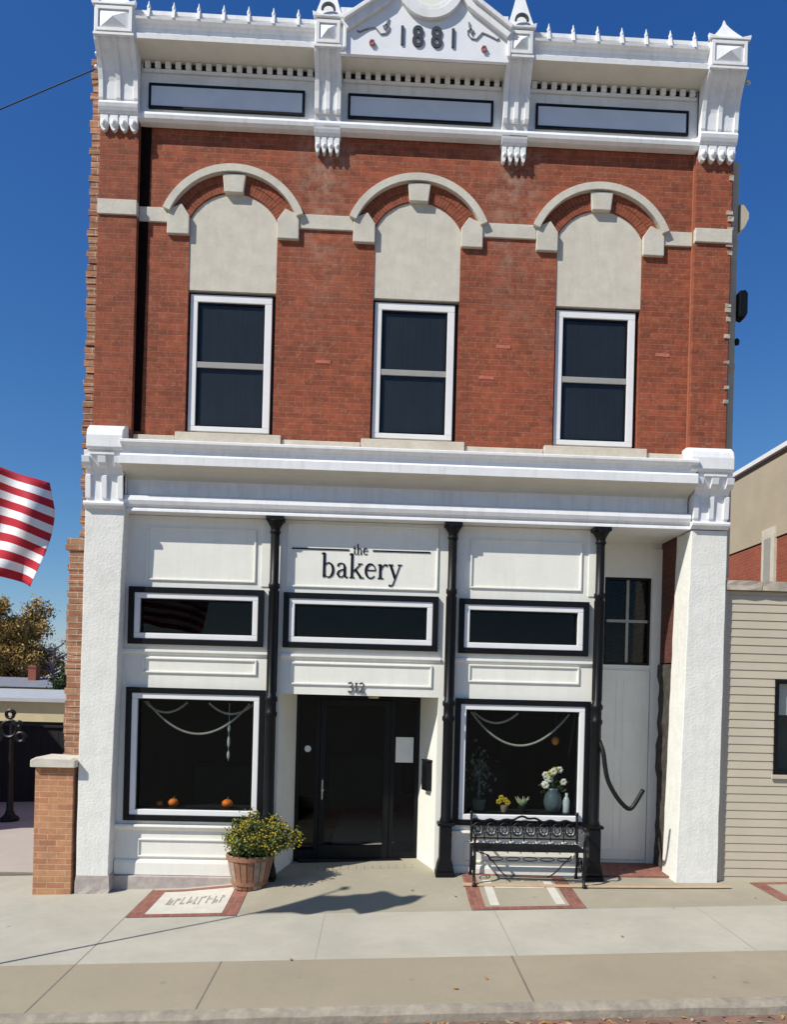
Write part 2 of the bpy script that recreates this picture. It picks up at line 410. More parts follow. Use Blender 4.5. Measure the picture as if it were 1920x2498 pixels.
# paving left of the shop and the ground beyond
m = MB()
def gq(xs, ys, idx, dz=0):
    m.mi = idx
    V = {(i, j): m.bm.verts.new((x, y, zg(x, y) + dz)) for i, x in enumerate(xs) for j, y in enumerate(ys)}
    for i in range(len(xs)-1):
        for j in range(len(ys)-1): m.face([V[i, j], V[i+1, j], V[i+1, j+1], V[i, j+1]])
gq(frange(-14, 18, 1), [.9, .93, 3.6, 6, 9, 12, 15, 18, 22, 27], 0)
structure(m.obj('pavement', plain('pinkish_paving', (.42, .375, .34), .9, .08, 1.4, .3, 90)), 'pinkish paved yard beside and behind the shop', 'pavement')
m = MB()
m.prism([(-3.5, .85), (-.42, .85), (-.42, .95), (-3.5, .95)], 'z', -.16, -.004)
o = m.obj('joint_line', M['joint']); o.name = 'pavement_edge'; structure(o, 'dark edge line across the paving left of the brick pier', 'pavement')
m = MB()
for a in ((-400, -14.0, -400, 500), (18.0, 400, -400, 500), (-14, 18, 27, 500), (-14, 18, -400, -60)):
    x0, x1, y0, y1 = a
    def z_(x, y):
        if y >= 27: return zg(max(-14, min(18, x)), 27)
        if y <= -60: return zst(x, -60)
        return None
    ysl = [v for v in (-400, -60, -14, -8, -3.37, 1, 9, 27, 500) if y0 <= v <= y1]
    xe = [x0, x1]
    for j in range(len(ysl)-1):
        q = []
        for x, y in ((x0, ysl[j]), (x1, ysl[j]), (x1, ysl[j+1]), (x0, ysl[j+1])):
            xc = max(-14, min(18, x))
            z = zst(xc, y) if y < -3.37 else zg(xc, y)
            q.append(m.bm.verts.new((x, y, z)))
        m.face(q)
structure(m.obj('ground', M['earth']), 'open ground stretching to the horizon', 'ground')

# paved inlays
def inlay(x0, x1, y0, y1, bl, bs, label, marks, skew=0, pm=None, mm=None):
    m = MB()
    def q(a, b, c, d, idx, dz):
        m.mi = idx
        xs = frange(a, b, .1); ys = frange(c, d, .1)
        V = {(i, j): m.bm.verts.new((x + skew*(y-y1), y, zg(x, y) + dz)) for i, x in enumerate(xs) for j, y in enumerate(ys)}
        for i in range(len(xs)-1):
            for j in range(len(ys)-1): m.face([V[i, j], V[i+1, j], V[i+1, j+1], V[i, j+1]])
    q(x0, x0+bl, y0, y1, 0, .006); q(x1-bl, x1, y0, y1, 0, .006)
    q(x0+bl, x1-bl, y0, y0+bs, 0, .006); q(x0+bl, x1-bl, y1-bs, y1, 0, .006)
    q(x0+bl, x1-bl, y0+bs, y1-bs, 1, .006)
    for (a, b, c, d) in marks: q(a, b, c, d, 2, .010)
    return structure(m.obj('paving_inlay', [M['inlay_brick'], pm or M['plaque'], mm or M['mark']]), label, 'paving')
mk = []
x = 1.14
while x < 1.74:
    w = random.uniform(.03, .055); y = -.46 + random.uniform(-.02, .02)
    mk += [(x, x+.014, y-.12, y+.12), (x+.02, x+w, y+random.choice([-.12, 0, .1]), y+random.choice([-.10, .02, .12])+.015)] if True else []
    x += w + .025
mk = [(a, b, min(c, d), max(c, d)+.01) for a, b, c, d in mk]
inlay(.84, 1.99, -.99, .02, .17, .10, 'brick bordered pavement panel in front of the left shop window, pale centre with worn marks', mk)
inlay(4.48, 5.72, -.95, .16, .16, .10, 'brick bordered pavement panel under the iron bench', [(4.70, 4.80, -.82, -.1), (5.42, 5.52, -.82, -.1), (4.82, 5.40, -.34, -.27)], pm=M['conc_entry'], mm=M['plaque'])
m = MB()
inlay(7.92, 9.25, -.80, -.06, .16, .10, 'brick bordered pavement panel at the right edge by the siding building', [], pm=M['conc_entry'])
# fallen leaves and grit lying along the kerb
m = MB(); random.seed(3)
for k in range(420):
    x = random.uniform(-2.5, 9.5)
    if random.random() > (.25 + .75*sstep((x-1)/3)): continue
    y = -3.39 - abs(random.gauss(0, .12)) if random.random() < .93 else random.uniform(-3.3, -.2)
    z = (zst(x, y) if y < -3.37 else zg(x, y)) + .012
    m.mi = random.randrange(3)
    c = Vector((x, y, z)); s_ = random.uniform(.012, .03); a = random.uniform(0, 6.28)
    e1 = Vector((math.cos(a), math.sin(a), random.uniform(-.2, .3)))*s_; e2 = Vector((-math.sin(a), math.cos(a), random.uniform(-.2, .2)))*s_*.6
    m.face([m.bm.verts.new(c+v_) for v_ in (e1, e2, -e1, -e2)])
tag(m.obj('fallen_leaves', [plain('dry_leaf_brown', (.28,.14,.06), .9, .3, 9, 0), plain('dry_leaf_orange', (.45,.22,.07), .9, .3, 9, 0), plain('dry_leaf_pale', (.42,.34,.2), .9, .3, 9, 0)]), 'scattered dry leaves and bits lying in the gutter along the kerb', 'leaves', None, 'stuff')
m = MB(); random.seed(5)
xs = frange(4.45, 7.6, .15)
V = [[m.bm.verts.new((x, y, zg(x, y) + .014)) for y in (-.30, -.215)] for x in xs]
for a, b in zip(V, V[1:]): m.face([a[0], b[0], b[1], a[1]])
structure(m.obj('paving_strip', M['strip']), 'thin orange tan strip crossing the pavement in front of the bench', 'paving')
m = MB()   # soldier bricks at the shop threshold
for k in range(13):
    x = 2.62 + k*.1
    m.box(x + .008, x + .092, .42, .62, zg(x, .5) - .02, zg(x, .5) + .010)
structure(m.obj('brick_threshold', M['conc_entry'], bevel=.004), 'row of paving bricks before the shop door', 'paving')
m = MB(); m.prism([(6.2,.17),(7.12,.17),(7.12,.88),(6.2,.88)], 'z', .1, zg(6.7,.5)+.02)
structure(m.obj('entry_paving', M['inlay_brick']), 'red brick floor of the recessed right doorway', 'paving')

# ------------------------------------------------------------------ the shop building
B = thing('bakery_building', (0,0,0), 'two storey red brick shop with white cornice dated 1881 and cream bakery front', 'building')
def part(mb, name, mat, parent=None, **kw): return mb.obj(name, mat, parent or B, **kw)
YW = .09      # upper wall plane
YB = .17      # shop front plane
# upper wall with three arched openings
WX = [(1.05, 2.085), (3.245, 4.275), (5.44, 6.475)]
holes = []
for a, b in WX:
    c = (a+b)/2; hw = (b-a)/2; ris = .33; r = (hw*hw + ris*ris)/(2*ris); cz = 8.305 - r
    th = math.degrees(math.acos(hw/r))
    holes.append([(a, 5.40), (b, 5.40)] + arc(c, cz, r, th, 180-th, 16))
part(MB().plate([(.44,5.20),(7.11,5.20),(7.11,9.10),(.44,9.10)], holes, YW, .38), 'wall', M['brick'])
# brick end piers
part(MB().box(.005,.455,0,.42,5.20,9.10), 'corner_pier', M['brick'], bevel=.004)
p = MB().box(7.09,7.535,.02,.42,5.20,9.10)
part(p, 'corner_pier', M['brick'], bevel=.004)
m = MB()   # ragged mortar and brick ends on the right corner
for k in range(34):
    z = 5.5 + k*.1 + random.uniform(-.02, .02)
    if random.random() < .45: part(MB().box(7.50 - random.uniform(0, .03), 7.545 + random.uniform(0, .012), .008, .1, z, z + random.uniform(.03, .06)), 'mortar_lump', M['coping'], jitter=.006)
m = MB().prism([(.456,5.44),(.535,5.44),(.575,9.03),(.456,9.03)], 'y', YW-.012, YW+.01)  # black strip along the left pier, its cast shadow painted on the wall
part(m, 'pier_shadow_strip', plain('pier_shadow_black', (.012,.007,.006), .95, .3, 9, .1, spec=.05))
m = MB().box(7.076,7.089,.060,.088,5.42,9.05)
part(m, 'orange_corner_joint', plain('orange_joint', (.36,.13,.07), .9, .1, 5, .1))
# patched pale bricks in the wall
m = MB()
for x, z in ((2.62,6.35),(2.71,6.35),(4.78,6.62),(4.86,6.62),(4.58,6.24),(4.67,6.24),(6.72,6.60),(6.80,6.60)):
    part(MB().box(x-.045, x+.045, YW-.004, YW+.02, z-.02, z+.02), 'replaced_brick', M['pink'], jitter=.002)
# stone trims
def poly_ring(m, c, cz, r0, r1, a0, a1, n, y0, y1):
    o_ = arc(c, cz, r1, a0, a1, n); i_ = arc(c, cz, r0, a0, a1, n)
    m.prism(o_ + i_[::-1], 'y', y0, y1)
for (a, b) in WX:
    c = (a+b)/2; hw = (b-a)/2
    ww = B
    W = bpy.data.objects.new('upper_window', None); COL.objects.link(W); W.parent = B
    # stucco infill
    ris = .33; r = (hw*hw + ris*ris)/(2*ris); cz = 8.305 - r; th = math.degrees(math.acos(hw/r))
    MB().prism([(a-.02, 7.145), (b+.02, 7.145)] + arc(c, cz+.01, r+.01, th, 180-th, 20), 'y', YW+.010, .2).obj('stucco_infill', M['stucco'], W)
    # brick voussoirs
    m = MB(); R0, R1 = r + .004, .80; czh = 8.612 - .894
    n = 34
    for row in range(2):
        for k in range(n):
            a0 = th + 2 + (176 - 2*th)*k/n; a1 = th + 2 + (176-2*th)*(k+1)/n - .35
            ra = R0 + row*.112 + .004; rb = R0 + (row+1)*.112 - .004
            if row == 1: rb = min(rb, .81)
            y0 = YW - .008 + random.uniform(-.002, .002)
            m.prism([(c+ra*math.cos(R(a0)), cz+ra*math.sin(R(a0))), (c+ra*math.cos(R(a1)), cz+ra*math.sin(R(a1))), (c+rb*math.cos(R(a1)), cz+rb*math.sin(R(a1))), (c+rb*math.cos(R(a0)), cz+rb*math.sin(R(a0)))], 'y', y0, YW+.05)
    m.obj('brick_arch', M['arch_brick'], W)
    m = MB(); poly_ring(m, c, cz, r+.002, .802, th+1, 179-th, 24, YW+.001, YW+.06); m.obj('arch_mortar', M['arch_mortar'], W)
    # hood mould
    m = MB(); ro = .894; tho = math.degrees(math.asin((8.065-czh)/ro))
    poly_ring(m, c, czh, ro-.088, ro, tho, 180-tho, 28, YW-.075, YW+.03)
    m.obj('hood_mould', M['stone'], W, bevel=.008)
    m = MB()
    for s in (-1, 1):
        m = MB()
        x0 = c + s*(hw - .0); x1 = c + s*.775
        pts = [(x0, 7.775), (x1, 7.775), (x1, 8.055), (c + s*(hw+.09), 8.13), (x0, 8.0)]
        m.prism(pts, 'y', YW-.045, YW+.05)
        m.obj('impost_block', M['stone'], W, bevel=.008)
    MB().prism([(c-.112,8.285),(c+.112,8.285),(c+.138,8.505),(c-.138,8.505)], 'y', YW-.055, YW+.05).obj('keystone', M['stone'], W, bevel=.01)
    # sash window
    x0, x1 = a + .022, b - .045
    m = MB().box(a+.001, b-.001, .175, .20, 5.41, 7.144); m.obj('black_surround', M['black'], W)
    fr = MB().ring(x0, 5.485, x1, 7.11, .085, .13, .174, .06); fr.obj('frame', M['trim'], W, bevel=.005)
    MB().ring(x0+.087, 5.547, x1-.087, 7.023, .022, .15, .174).obj('sash', M['black'], W)
    MB().box(x0+.087, x1-.087, .138, .156, 6.245, 6.315).obj('meeting_rail', M['rail_grey'], W, bevel=.004)
    MB().box(x0+.11, x1-.11, .158, .163, 5.57, 7.0).obj('pane', M['glass_up'], W)
    m = MB(); n = 44; w = (x1-x0-.22)
    pts = [(x0+.11+w*k/n, .171 - random.uniform(0, .0016)) for k in range(n+1)] + [(x1-.11, .1745), (x0+.11, .1745)]
    m.prism(pts, 'z', 5.57, 7.0); m.obj('blind', M['blind'], W)
# belt courses
m = MB()
for x0, x1 in ((.455, WX[0][0]-.26), (WX[0][1]+.26, WX[1][0]-.26), (WX[1][1]+.26, WX[2][0]-.26), (WX[2][1]+.26, 7.09)):
    part(MB().box(x0+.001, x1-.001, YW-.025, YW+.03, 7.915, 8.085), 'belt_course', M['stone'], bevel=.006)
part(MB().box(.002,.457,-.022,.06,7.93,8.105), 'pier_stone_band', M['stone'], bevel=.006)
part(MB().box(7.088,7.537,-.01,.06,7.935,8.10), 'pier_stone_band', M['stone'], bevel=.006)
# sill course
m = MB()
edges = [.456, .95, 2.2, 3.14, 4.38, 5.33, 6.58, 7.088]
for k, (x0, x1) in enumerate(zip(edges, edges[1:])):
    m = MB()
    if k % 2: m.box(x0+.004, x1-.004, YW-.075, YW+.2, 5.275, 5.435)
    else: m.box(x0+.004, x1-.004, YW-.045, YW+.02, 5.262, 5.395)
    part(m, 'window_sill' if k % 2 else 'sill_course', M['sill'], bevel=.008)
# lower cornice
prof = [(.35,5.262),(-.22,5.255),(-.245,5.24),(-.245,5.215),(-.22,5.20),(-.19,5.185),(-.165,5.15),(-.16,5.115),(-.175,5.10),(-.205,5.095),(-.225,5.07),(-.225,4.975),(-.195,4.955),(-.18,4.965),(-.12,4.935),(-.03,4.905),(.04,4.885),(.07,4.865),(.08,4.84),(.08,4.70),(.055,4.685),(.01,4.665),(-.035,4.655),(-.045,4.60),(-.03,4.555),(0.0,4.53),(-.012,4.505),(-.015,4.48),(.35,4.47)]
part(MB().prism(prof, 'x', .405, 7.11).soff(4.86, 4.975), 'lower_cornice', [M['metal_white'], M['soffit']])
# frieze and top cornice
part(MB().box(.44,7.10,.06,.38,9.10,9.80), 'frieze', M['metal_white'])
prof = [(.08,9.03),(-.0,9.035),(-.035,9.06),(-.045,9.10),(-.03,9.135),(0.0,9.15),(.02,9.165),(.08,9.17)]
part(MB().prism(prof, 'x', .44, 7.10), 'frieze_moulding', M['metal_white'])
prof = [(.38,9.765),(.06,9.765),(-.05,9.775),(-.225,9.795),(-.235,9.785),(-.27,9.79),(-.275,9.845),(-.25,9.865),(-.225,9.87),(-.215,9.91),(-.22,9.95),(-.245,9.985),(-.28,10.005),(-.285,10.03),(-.26,10.045),(-.235,10.05),(-.23,10.06),(-.25,10.08),(-.25,10.125),(-.21,10.135),(.38,10.30)]
CX = [(.005,.46,0), (2.50,2.81,1), (4.72,5.03,1), (7.09,7.545,0)]
m = MB()
for x0, x1 in ((.44, 2.52), (5.0, 7.10)): m.prism(prof, 'x', x0, x1)
m.prism([(.38,9.765),(.06,9.765),(-.05,9.755),(-.225,9.735),(-.235,9.8),(-.235,10.3),(.38,10.3)], 'x', 2.79, 4.73)
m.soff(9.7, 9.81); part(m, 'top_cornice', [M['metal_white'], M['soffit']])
# dentils
m = MB(); mb2 = MB()
for x0, x1 in ((.47,2.49),(2.82,4.71),(5.04,7.08)):
    n = int((x1-x0)/.115); d = (x1-x0)/n
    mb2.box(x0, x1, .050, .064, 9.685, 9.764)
    for k in range(n): m.box(x0+d*k+.028, x0+d*(k+1)-.028, .005, .052, 9.69, 9.763)
    m.box(x0, x1, .03, .058, 9.655, 9.688)
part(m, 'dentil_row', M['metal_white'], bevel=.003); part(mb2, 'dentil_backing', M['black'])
# frieze panels
for x0, x1 in ((.545,2.375),(2.885,4.62),(5.13,6.985)):
    P = part(MB().box(x0+.03, x1-.03, .035, .062, 9.26, 9.49), 'frieze_panel', plain('panel_blue_grey', (.60,.64,.72), .5, .06, 4, .05))
    MB().ring(x0, 9.23, x1, 9.52, .026, .028, .063).obj('panel_border', M['black'], P)
# crest of little spikes
for x0, x1 in ((.47,2.45),(5.06,7.06)):
    n = 7
    for k in range(n):
        x = x0 + (k+.5)*(x1-x0)/n; q = MB()
        q.prism([(-.295,10.02),(-.275,10.09),(-.262,10.15),(-.235,10.15),(-.24,10.06)], 'x', x-.016, x+.016)
        q.lathe([(.020,0),(.022,.02),(.010,.045),(.004,.085)], x, -.249, 10.145, 8)
        part(q, 'crest_spike', M['metal_white'])
# brackets with blocks and finials
for bi, (x0, x1, mid) in enumerate(CX):
    BR = bpy.data.objects.new('cornice_bracket', None); COL.objects.link(BR); BR.parent = B
    zb = 8.78 if mid else 8.88
    w = x1 - x0; dm = .07 if mid else .02
    body = [(.3,9.20),(-.045,9.20),(-.06,9.24),(-.065,9.33),(-.075,9.43),(-.105,9.54),(-.15,9.63),(-.20,9.70),(-.245,9.75),(-.26,9.79),(.3,9.80)]
    m = MB().prism(body, 'x', x0+.03, x1-.03)
    nr = 3
    for k in range(nr):   # raised ribs
        xc = x0 + .03 + (w-.06)*(k+.5)/nr if nr > 1 else 0
        xc = [x0+.028, (x0+x1)/2, x1-.028][k]; hw = .026
        rib = [(p_[0]-.022, p_[1]) for p_ in body[1:-1]]
        m.prism([(.0,9.205)] + rib + [(0,9.795)], 'x', xc-hw, xc+hw)
    m.obj('scroll', M['metal_white'], BR, bevel=.006)
    # base block and drops
    m = MB().prism([(.3,zb+.20),(-.07+dm,zb+.20),(-.085+dm,zb+.225),(-.10+dm,zb+.26),(-.11+dm,zb+.30),(-.085+dm,zb+.34),(-.06+dm*.3,9.205 if not mid else zb+.42),(.3,9.205)], 'x', x0, x1)
    m.obj('base_block', M['metal_white'], BR, bevel=.005)
    nd = 4; m = MB()
    for k in range(nd):
        xc = x0 + w*(k+.5)/nd; hw = w/nd/2 - .012
        m.prism([(xc-hw,zb+.202),(xc-hw,zb+.07),(xc-hw*.6,zb+.02),(xc,zb),(xc+hw*.6,zb+.02),(xc+hw,zb+.07),(xc+hw,zb+.202)], 'y', -.062+dm, .08)
        m.ball((xc, -.062+dm, zb+.09), hw*.8, 8, 6, 1.3)
    m.obj('drop', M['metal_white'], BR, bevel=.004)
    m = MB().box(x0+.02, x1-.02, -.052+dm, .06, zb+.09, zb+.202); m.obj('drop_backing', M['metal_white'], BR)
    # square block with pyramid relief
    zt = 10.13 if not mid else 10.11
    m = MB().box(x0+.005, x1-.005, -.285, .3, 9.80, zt)
    m.obj('block', M['metal_white'], BR, bevel=.006)
    m = MB().ring(x0+.02, 9.83, x1-.02, zt-.02, .035, -.305, -.284)
    m.box(x0, x1, -.30, -.24, 9.79, 9.815)
    a0, a1, b0, b1 = x0+.06, x1-.06, 9.87, zt-.06
    vs = [m.bm.verts.new(q) for q in ((a0,-.286,b0),(a1,-.286,b0),(a1,-.286,b1),(a0,-.286,b1),((a0+a1)/2,-.335,(b0+b1)/2))]
    for i in range(4): m.face([vs[i], vs[(i+1) % 4], vs[4]])
    m.obj('block_relief', M['metal_white'], BR)
    # finial: gablets and concave spire
    cx = (x0+x1)/2; hx = w/2 + .015; y0, y1 = -.30, .05; cy = (y0+y1)/2; hy = (y1-y0)/2
    m = MB(); H = .36 if not mid else .75
    zz = zt if not mid else zt + .02
    lv = []
    for t in (0, .12, .25, .4, .55, .7, .85, 1):
        k = max(.02, (1-t)**1.7) if t else 1
        k = 1 if t == 0 else max(.03, .95*(1-t)**1.25)
        lv.append([m.bm.verts.new((cx+sx*hx*k, cy+sy*hy*k, zz + H*t)) for sx, sy in ((-1,-1),(1,-1),(1,1),(-1,1))])
    for A, C in zip(lv, lv[1:]):
        for i in range(4): m.face([A[i], A[(i+1) % 4], C[(i+1) % 4], C[i]])
    m.face(lv[0][::-1]); m.face(lv[-1])
    m.prism([(cx-hx, zz-.005), (cx-hx-.01, zz+.05), (cx-hx*.45, zz+.012), (cx+hx*.45, zz+.012), (cx+hx+.01, zz+.05), (cx+hx, zz-.005)], 'y', y0-.012, y0+.03)
    m.obj('finial', M['metal_white'], BR, bevel=.004)
    if mid:
        m = MB(); m.ribbon(arc(cx, zz+.06, .07, 0, 180, 10), .025, y0-.03, y0+.0)
        m.obj('dark_arch_relief', M['digit'], BR)
# pediment
PD = bpy.data.objects.new('pediment', None); COL.objects.link(PD); PD.parent = B
xc = 3.795
m = MB().prism([(2.80,9.735),(4.74,9.735),(4.74,10.04),(4.28,10.46),(4.0,10.8),(3.59,10.8),(3.31,10.46),(2.80,10.04)], 'y', -.275, -.236)
m.obj('face_plate', plain('pediment_white', (.80,.81,.85), .45, .05, 5, .1), PD)
m = MB()
for s in (-1, 1):
    m = MB()
    pts = [(xc+s*.96,10.03),(xc+s*.50,10.36),(xc+s*.40,10.52)]
    m.ribbon(pts, .13, -.33, -.2); m.ribbon([(p_[0]+s*.01, p_[1]+.045) for p_ in pts], .05, -.37, -.2)
    m.box(min(xc+s*.965, xc+s*.925), max(xc+s*.965, xc+s*.925), -.31, -.2, 9.78, 10.06)
    m.obj('raking_moulding', M['metal_white'], PD, bevel=.008)
m = MB(); CZ = 10.54
for r0, r1, yy in ((.29,.385,-.33),(.235,.30,-.31)):
    poly_ring(m, xc+.02, CZ, r0, r1, 0, 359.99, 40, yy, -.27)
m.obj('round_moulding', M['metal_white'], PD, bevel=.01)
m = MB(); m.prism(arc(xc+.02, CZ, .235, 0, 351, 39), 'y', -.29, -.27); m.obj('round_boss', M['cream'], PD)
m = MB()
dh = .215; z0 = 9.865
def dig(cx, ch):
    if ch == '1': m.ribbon([(cx,z0),(cx,z0+dh)], .032, -.292, -.274)
    else:
        m.ribbon(arc(cx, z0+dh*.27, .045, 0, 330, 12, dh*.25), .042, -.292, -.274, closed=True)
        m.ribbon(arc(cx, z0+dh*.75, .042, 0, 330, 12, dh*.23), .042, -.290, -.274, closed=True)
for cx, ch in ((3.505,'1'),(3.685,'8'),(3.90,'8'),(4.09,'1')):
    m = MB(); dig(cx, ch); m.obj('date_numeral', M['digit'], PD)
for s in (-1, 1):
    m = MB()
    def q(u, v): return (xc + .01 + s*(u + .12), v + .035)
    m.ribbon([q(.62,9.975),q(.56,10.0),q(.50,10.02),q(.47,9.985),q(.43,9.94),q(.37,9.95),q(.335,9.99),q(.33,10.03),q(.36,10.05)], .013, -.287, -.274)
    m.ribbon([q(.36,10.05),q(.40,10.03),q(.385,9.995),q(.35,10.09),q(.345,10.13)], .02, -.289, -.274)
    m.ribbon([q(.62,9.975),q(.67,9.95),q(.70,9.965)], .013, -.287, -.274)
    m.obj('leaf_scroll', M['scroll'], PD)
for s in (-1, 1):
    m = MB(); m.prism(arc(xc+.01+s*.645, 9.865, .034, 0, 330, 11), 'y', -.295, -.274)
    for k in range(6): m.ball((xc+.01+s*.645+.024*math.cos(k*PI/3), -.296, 9.865+.026*math.sin(k*PI/3)), .012, 6, 4)
    m.obj('rosette', M['rosette'], PD)

# pilasters and capitals
m = MB()
def rough_box(m, x0, x1, y0, y1, z0, z1, nz, nx, j, taper0=0, taper1=0):
    zs = [z0 + (z1-z0)*i/nz for i in range(nz+1)]
    cols = []
    for i, z in enumerate(zs):
        t = 1 - i/nz
        a, b = x0 - taper0*t, x1 - taper1*t
        row = [(a + (b-a)*k/nx, y0) for k in range(nx+1)] + [(b, y0 + (y1-y0)*.5), (b, y1), (a, y1), (a, y0 + (y1-y0)*.5)]
        cols.append([m.bm.verts.new((px + random.uniform(-j, j), py + random.uniform(-j, j)*.7, z)) for px, py in row])
    for A, C in zip(cols, cols[1:]):
        n = len(A)
        for i in range(n): m.face([A[i], A[(i+1) % n], C[(i+1) % n], C[i]])
    m.face(cols[0][::-1]); m.face(cols[-1])
rough_box(m, -.045, .41, -.03, .55, .20, 4.50, 20, 1, .0035, .0, .085)
part(m, 'pilaster', M['plaster'], bevel=.008)
m = MB(); rough_box(m, 7.125, 7.565, -.03, .42, .20, 4.47, 20, 1, .0035, .085, .02)
part(m, 'pilaster', M['plaster'], bevel=.008)
m = MB(); rough_box(m, -.035, .345, -.05, .5, -.1, .215, 4, 4, .012)
part(m, 'granite_foot', M['granite'])
for x0, x1 in ((-.045,.415),(7.11,7.565)):
    CP = bpy.data.objects.new('pilaster_capital', None); COL.objects.link(CP); CP.parent = B
    m = MB().prism([(.3,5.45),(-.03,5.45),(-.12,5.425),(-.19,5.36),(-.21,5.29),(-.21,5.155),(-.195,5.14),(-.165,5.13),(.3,5.13)], 'x', .015 if x0 < 1 else 7.03, .425 if x0 < 1 else 7.545)
    m.obj('cap_block', M['metal_white'], CP, bevel=.008)
    m = MB().prism([(.3,5.13),(-.165,5.13),(-.155,5.05),(-.13,4.98),(-.095,4.92),(-.07,4.87),(-.055,4.80),(-.05,4.56),(.3,4.56)], 'x', x0+.02, x1-.015)
    m.obj('scroll', M['metal_white'], CP, bevel=.008)
    m = MB()
    for k in range(3):
        xx = [x0+.045, (x0+x1)/2, x1-.045][k]
        m.prism([(.0,5.06),(-.185,5.06),(-.17,4.99),(-.14,4.95),(-.10,4.94),(0,4.93)], 'x', xx-.045, xx+.045)
        m.prism([(.0,4.90),(-.09,4.86),(-.075,4.60),(0,4.59)], 'x', xx-.03, xx+.03)
    m.box(x0+.09, x1-.09, -.185, -.15, 5.075, 5.10)
    m.obj('rib', M['metal_white'], CP, bevel=.006)
    m = MB().prism([(.3,4.565),(-.085,4.565),(-.095,4.54),(-.09,4.515),(-.06,4.50),(-.045,4.48),(.3,4.48)], 'x', x0-.003, x1+.003)
    m.obj('neck_moulding', M['metal_white'], CP, bevel=.004)

# shop front wall with openings
TR = [(.43,2.935,2.03,3.615),(2.265,2.94,4.125,3.60),(4.376,2.93,5.96,3.59)]
DS = [(.43,.835,2.075,2.42),(4.362,.855,6.01,2.385)]
def rect(a, e=0): return [(a[0]+e,a[1]+e),(a[2]-e,a[1]+e),(a[2]-e,a[3]-e),(a[0]+e,a[3]-e)]
outer = [(.33,.17),(2.235,.17),(2.235,2.385),(4.155,2.385),(4.155,.17),(6.14,.17),(6.14,4.47),(.33,4.47)]
part(MB().plate(outer, [rect(t, .05) for t in TR+DS], YB, YB+.12), 'shop_front', M['cream'])
# base under the left bay
m = MB().box(.33,2.14,.10,.168,-.05,.185); part(m, 'stone_base', M['granite'], bevel=.01)
# panel mouldings
m = MB()
for a in ((.62,3.70,1.92,4.33),(4.50,3.72,5.865,4.31),(2.29,3.67,4.11,4.43),
          (.60,2.595,1.96,2.78),(2.36,2.50,4.07,2.77),(4.51,2.585,5.865,2.80),(.60,.40,1.96,.62),(4.51,.40,5.865,.65)):
    part(MB().ring(a[0], a[1], a[2], a[3], .022, YB-.018, YB+.003), 'panel_moulding', M['cream'], bevel=.005)
m = MB()
for x0, x1 in ((.335,2.09),(4.33,6.02)):
    m = MB(); m.prism([(YB+.002,.79),(YB-.05,.79),(YB-.055,.765),(YB-.03,.735),(YB-.01,.715),(YB+.002,.715)], 'x', x0, x1)
    part(m, 'ledge_moulding', M['cream'], bevel=.003)
    m = MB().prism([(YB+.002,.37),(YB-.02,.365),(YB-.03,.33),(YB-.03,.19),(YB+.002,.19)], 'x', x0, x1)
    part(m, 'base_board', M['cream'], bevel=.003)
for x0, x1, zt in ((.335,2.09,2.875),(2.24,4.17,2.865),(4.33,6.05,2.87)):
    m = MB().prism([(YB+.002,zt),(YB-.028,zt),(YB-.03,zt-.03),(YB-.01,zt-.055),(YB+.002,zt-.06)], 'x', x0, x1)
    part(m, 'ledge_moulding', M['cream'], bevel=.003)
# corner posts / boards beside columns
m = MB()
for x0, x1 in ((1.985,2.09),(5.945,6.04),(4.34,4.44)):
    part(MB().box(x0, x1, YB-.012, YB+.003, 3.66, 4.46), 'corner_board', M['cream'], bevel=.003)
# windows of the shop front
def shopwin(name, a, label=None):
    Wn = bpy.data.objects.new(name, None); COL.objects.link(Wn); Wn.parent = B
    x0, z0, x1, z1 = a
    MB().ring(x0, z0, x1, z1, .066, YB-.045, YB+.10).obj('outer_frame', M['black'], Wn, bevel=.004)
    MB().ring(x0+.067, z0+.067, x1-.067, z1-.067, .066, YB-.03, YB+.09).obj('frame', M['trim'], Wn, bevel=.006)
    MB().ring(x0+.134, z0+.134, x1-.134, z1-.134, .014, YB+.01, YB+.08).obj('inner_bead', M['black'], Wn)
    MB().box(x0+.148, x1-.148, YB+.045, YB+.051, z0+.148, z1-.148).obj('pane', M['glass'], Wn)
    return Wn
for t in TR: shopwin('transom_window', t)
for t in DS: shopwin('display_window', t)
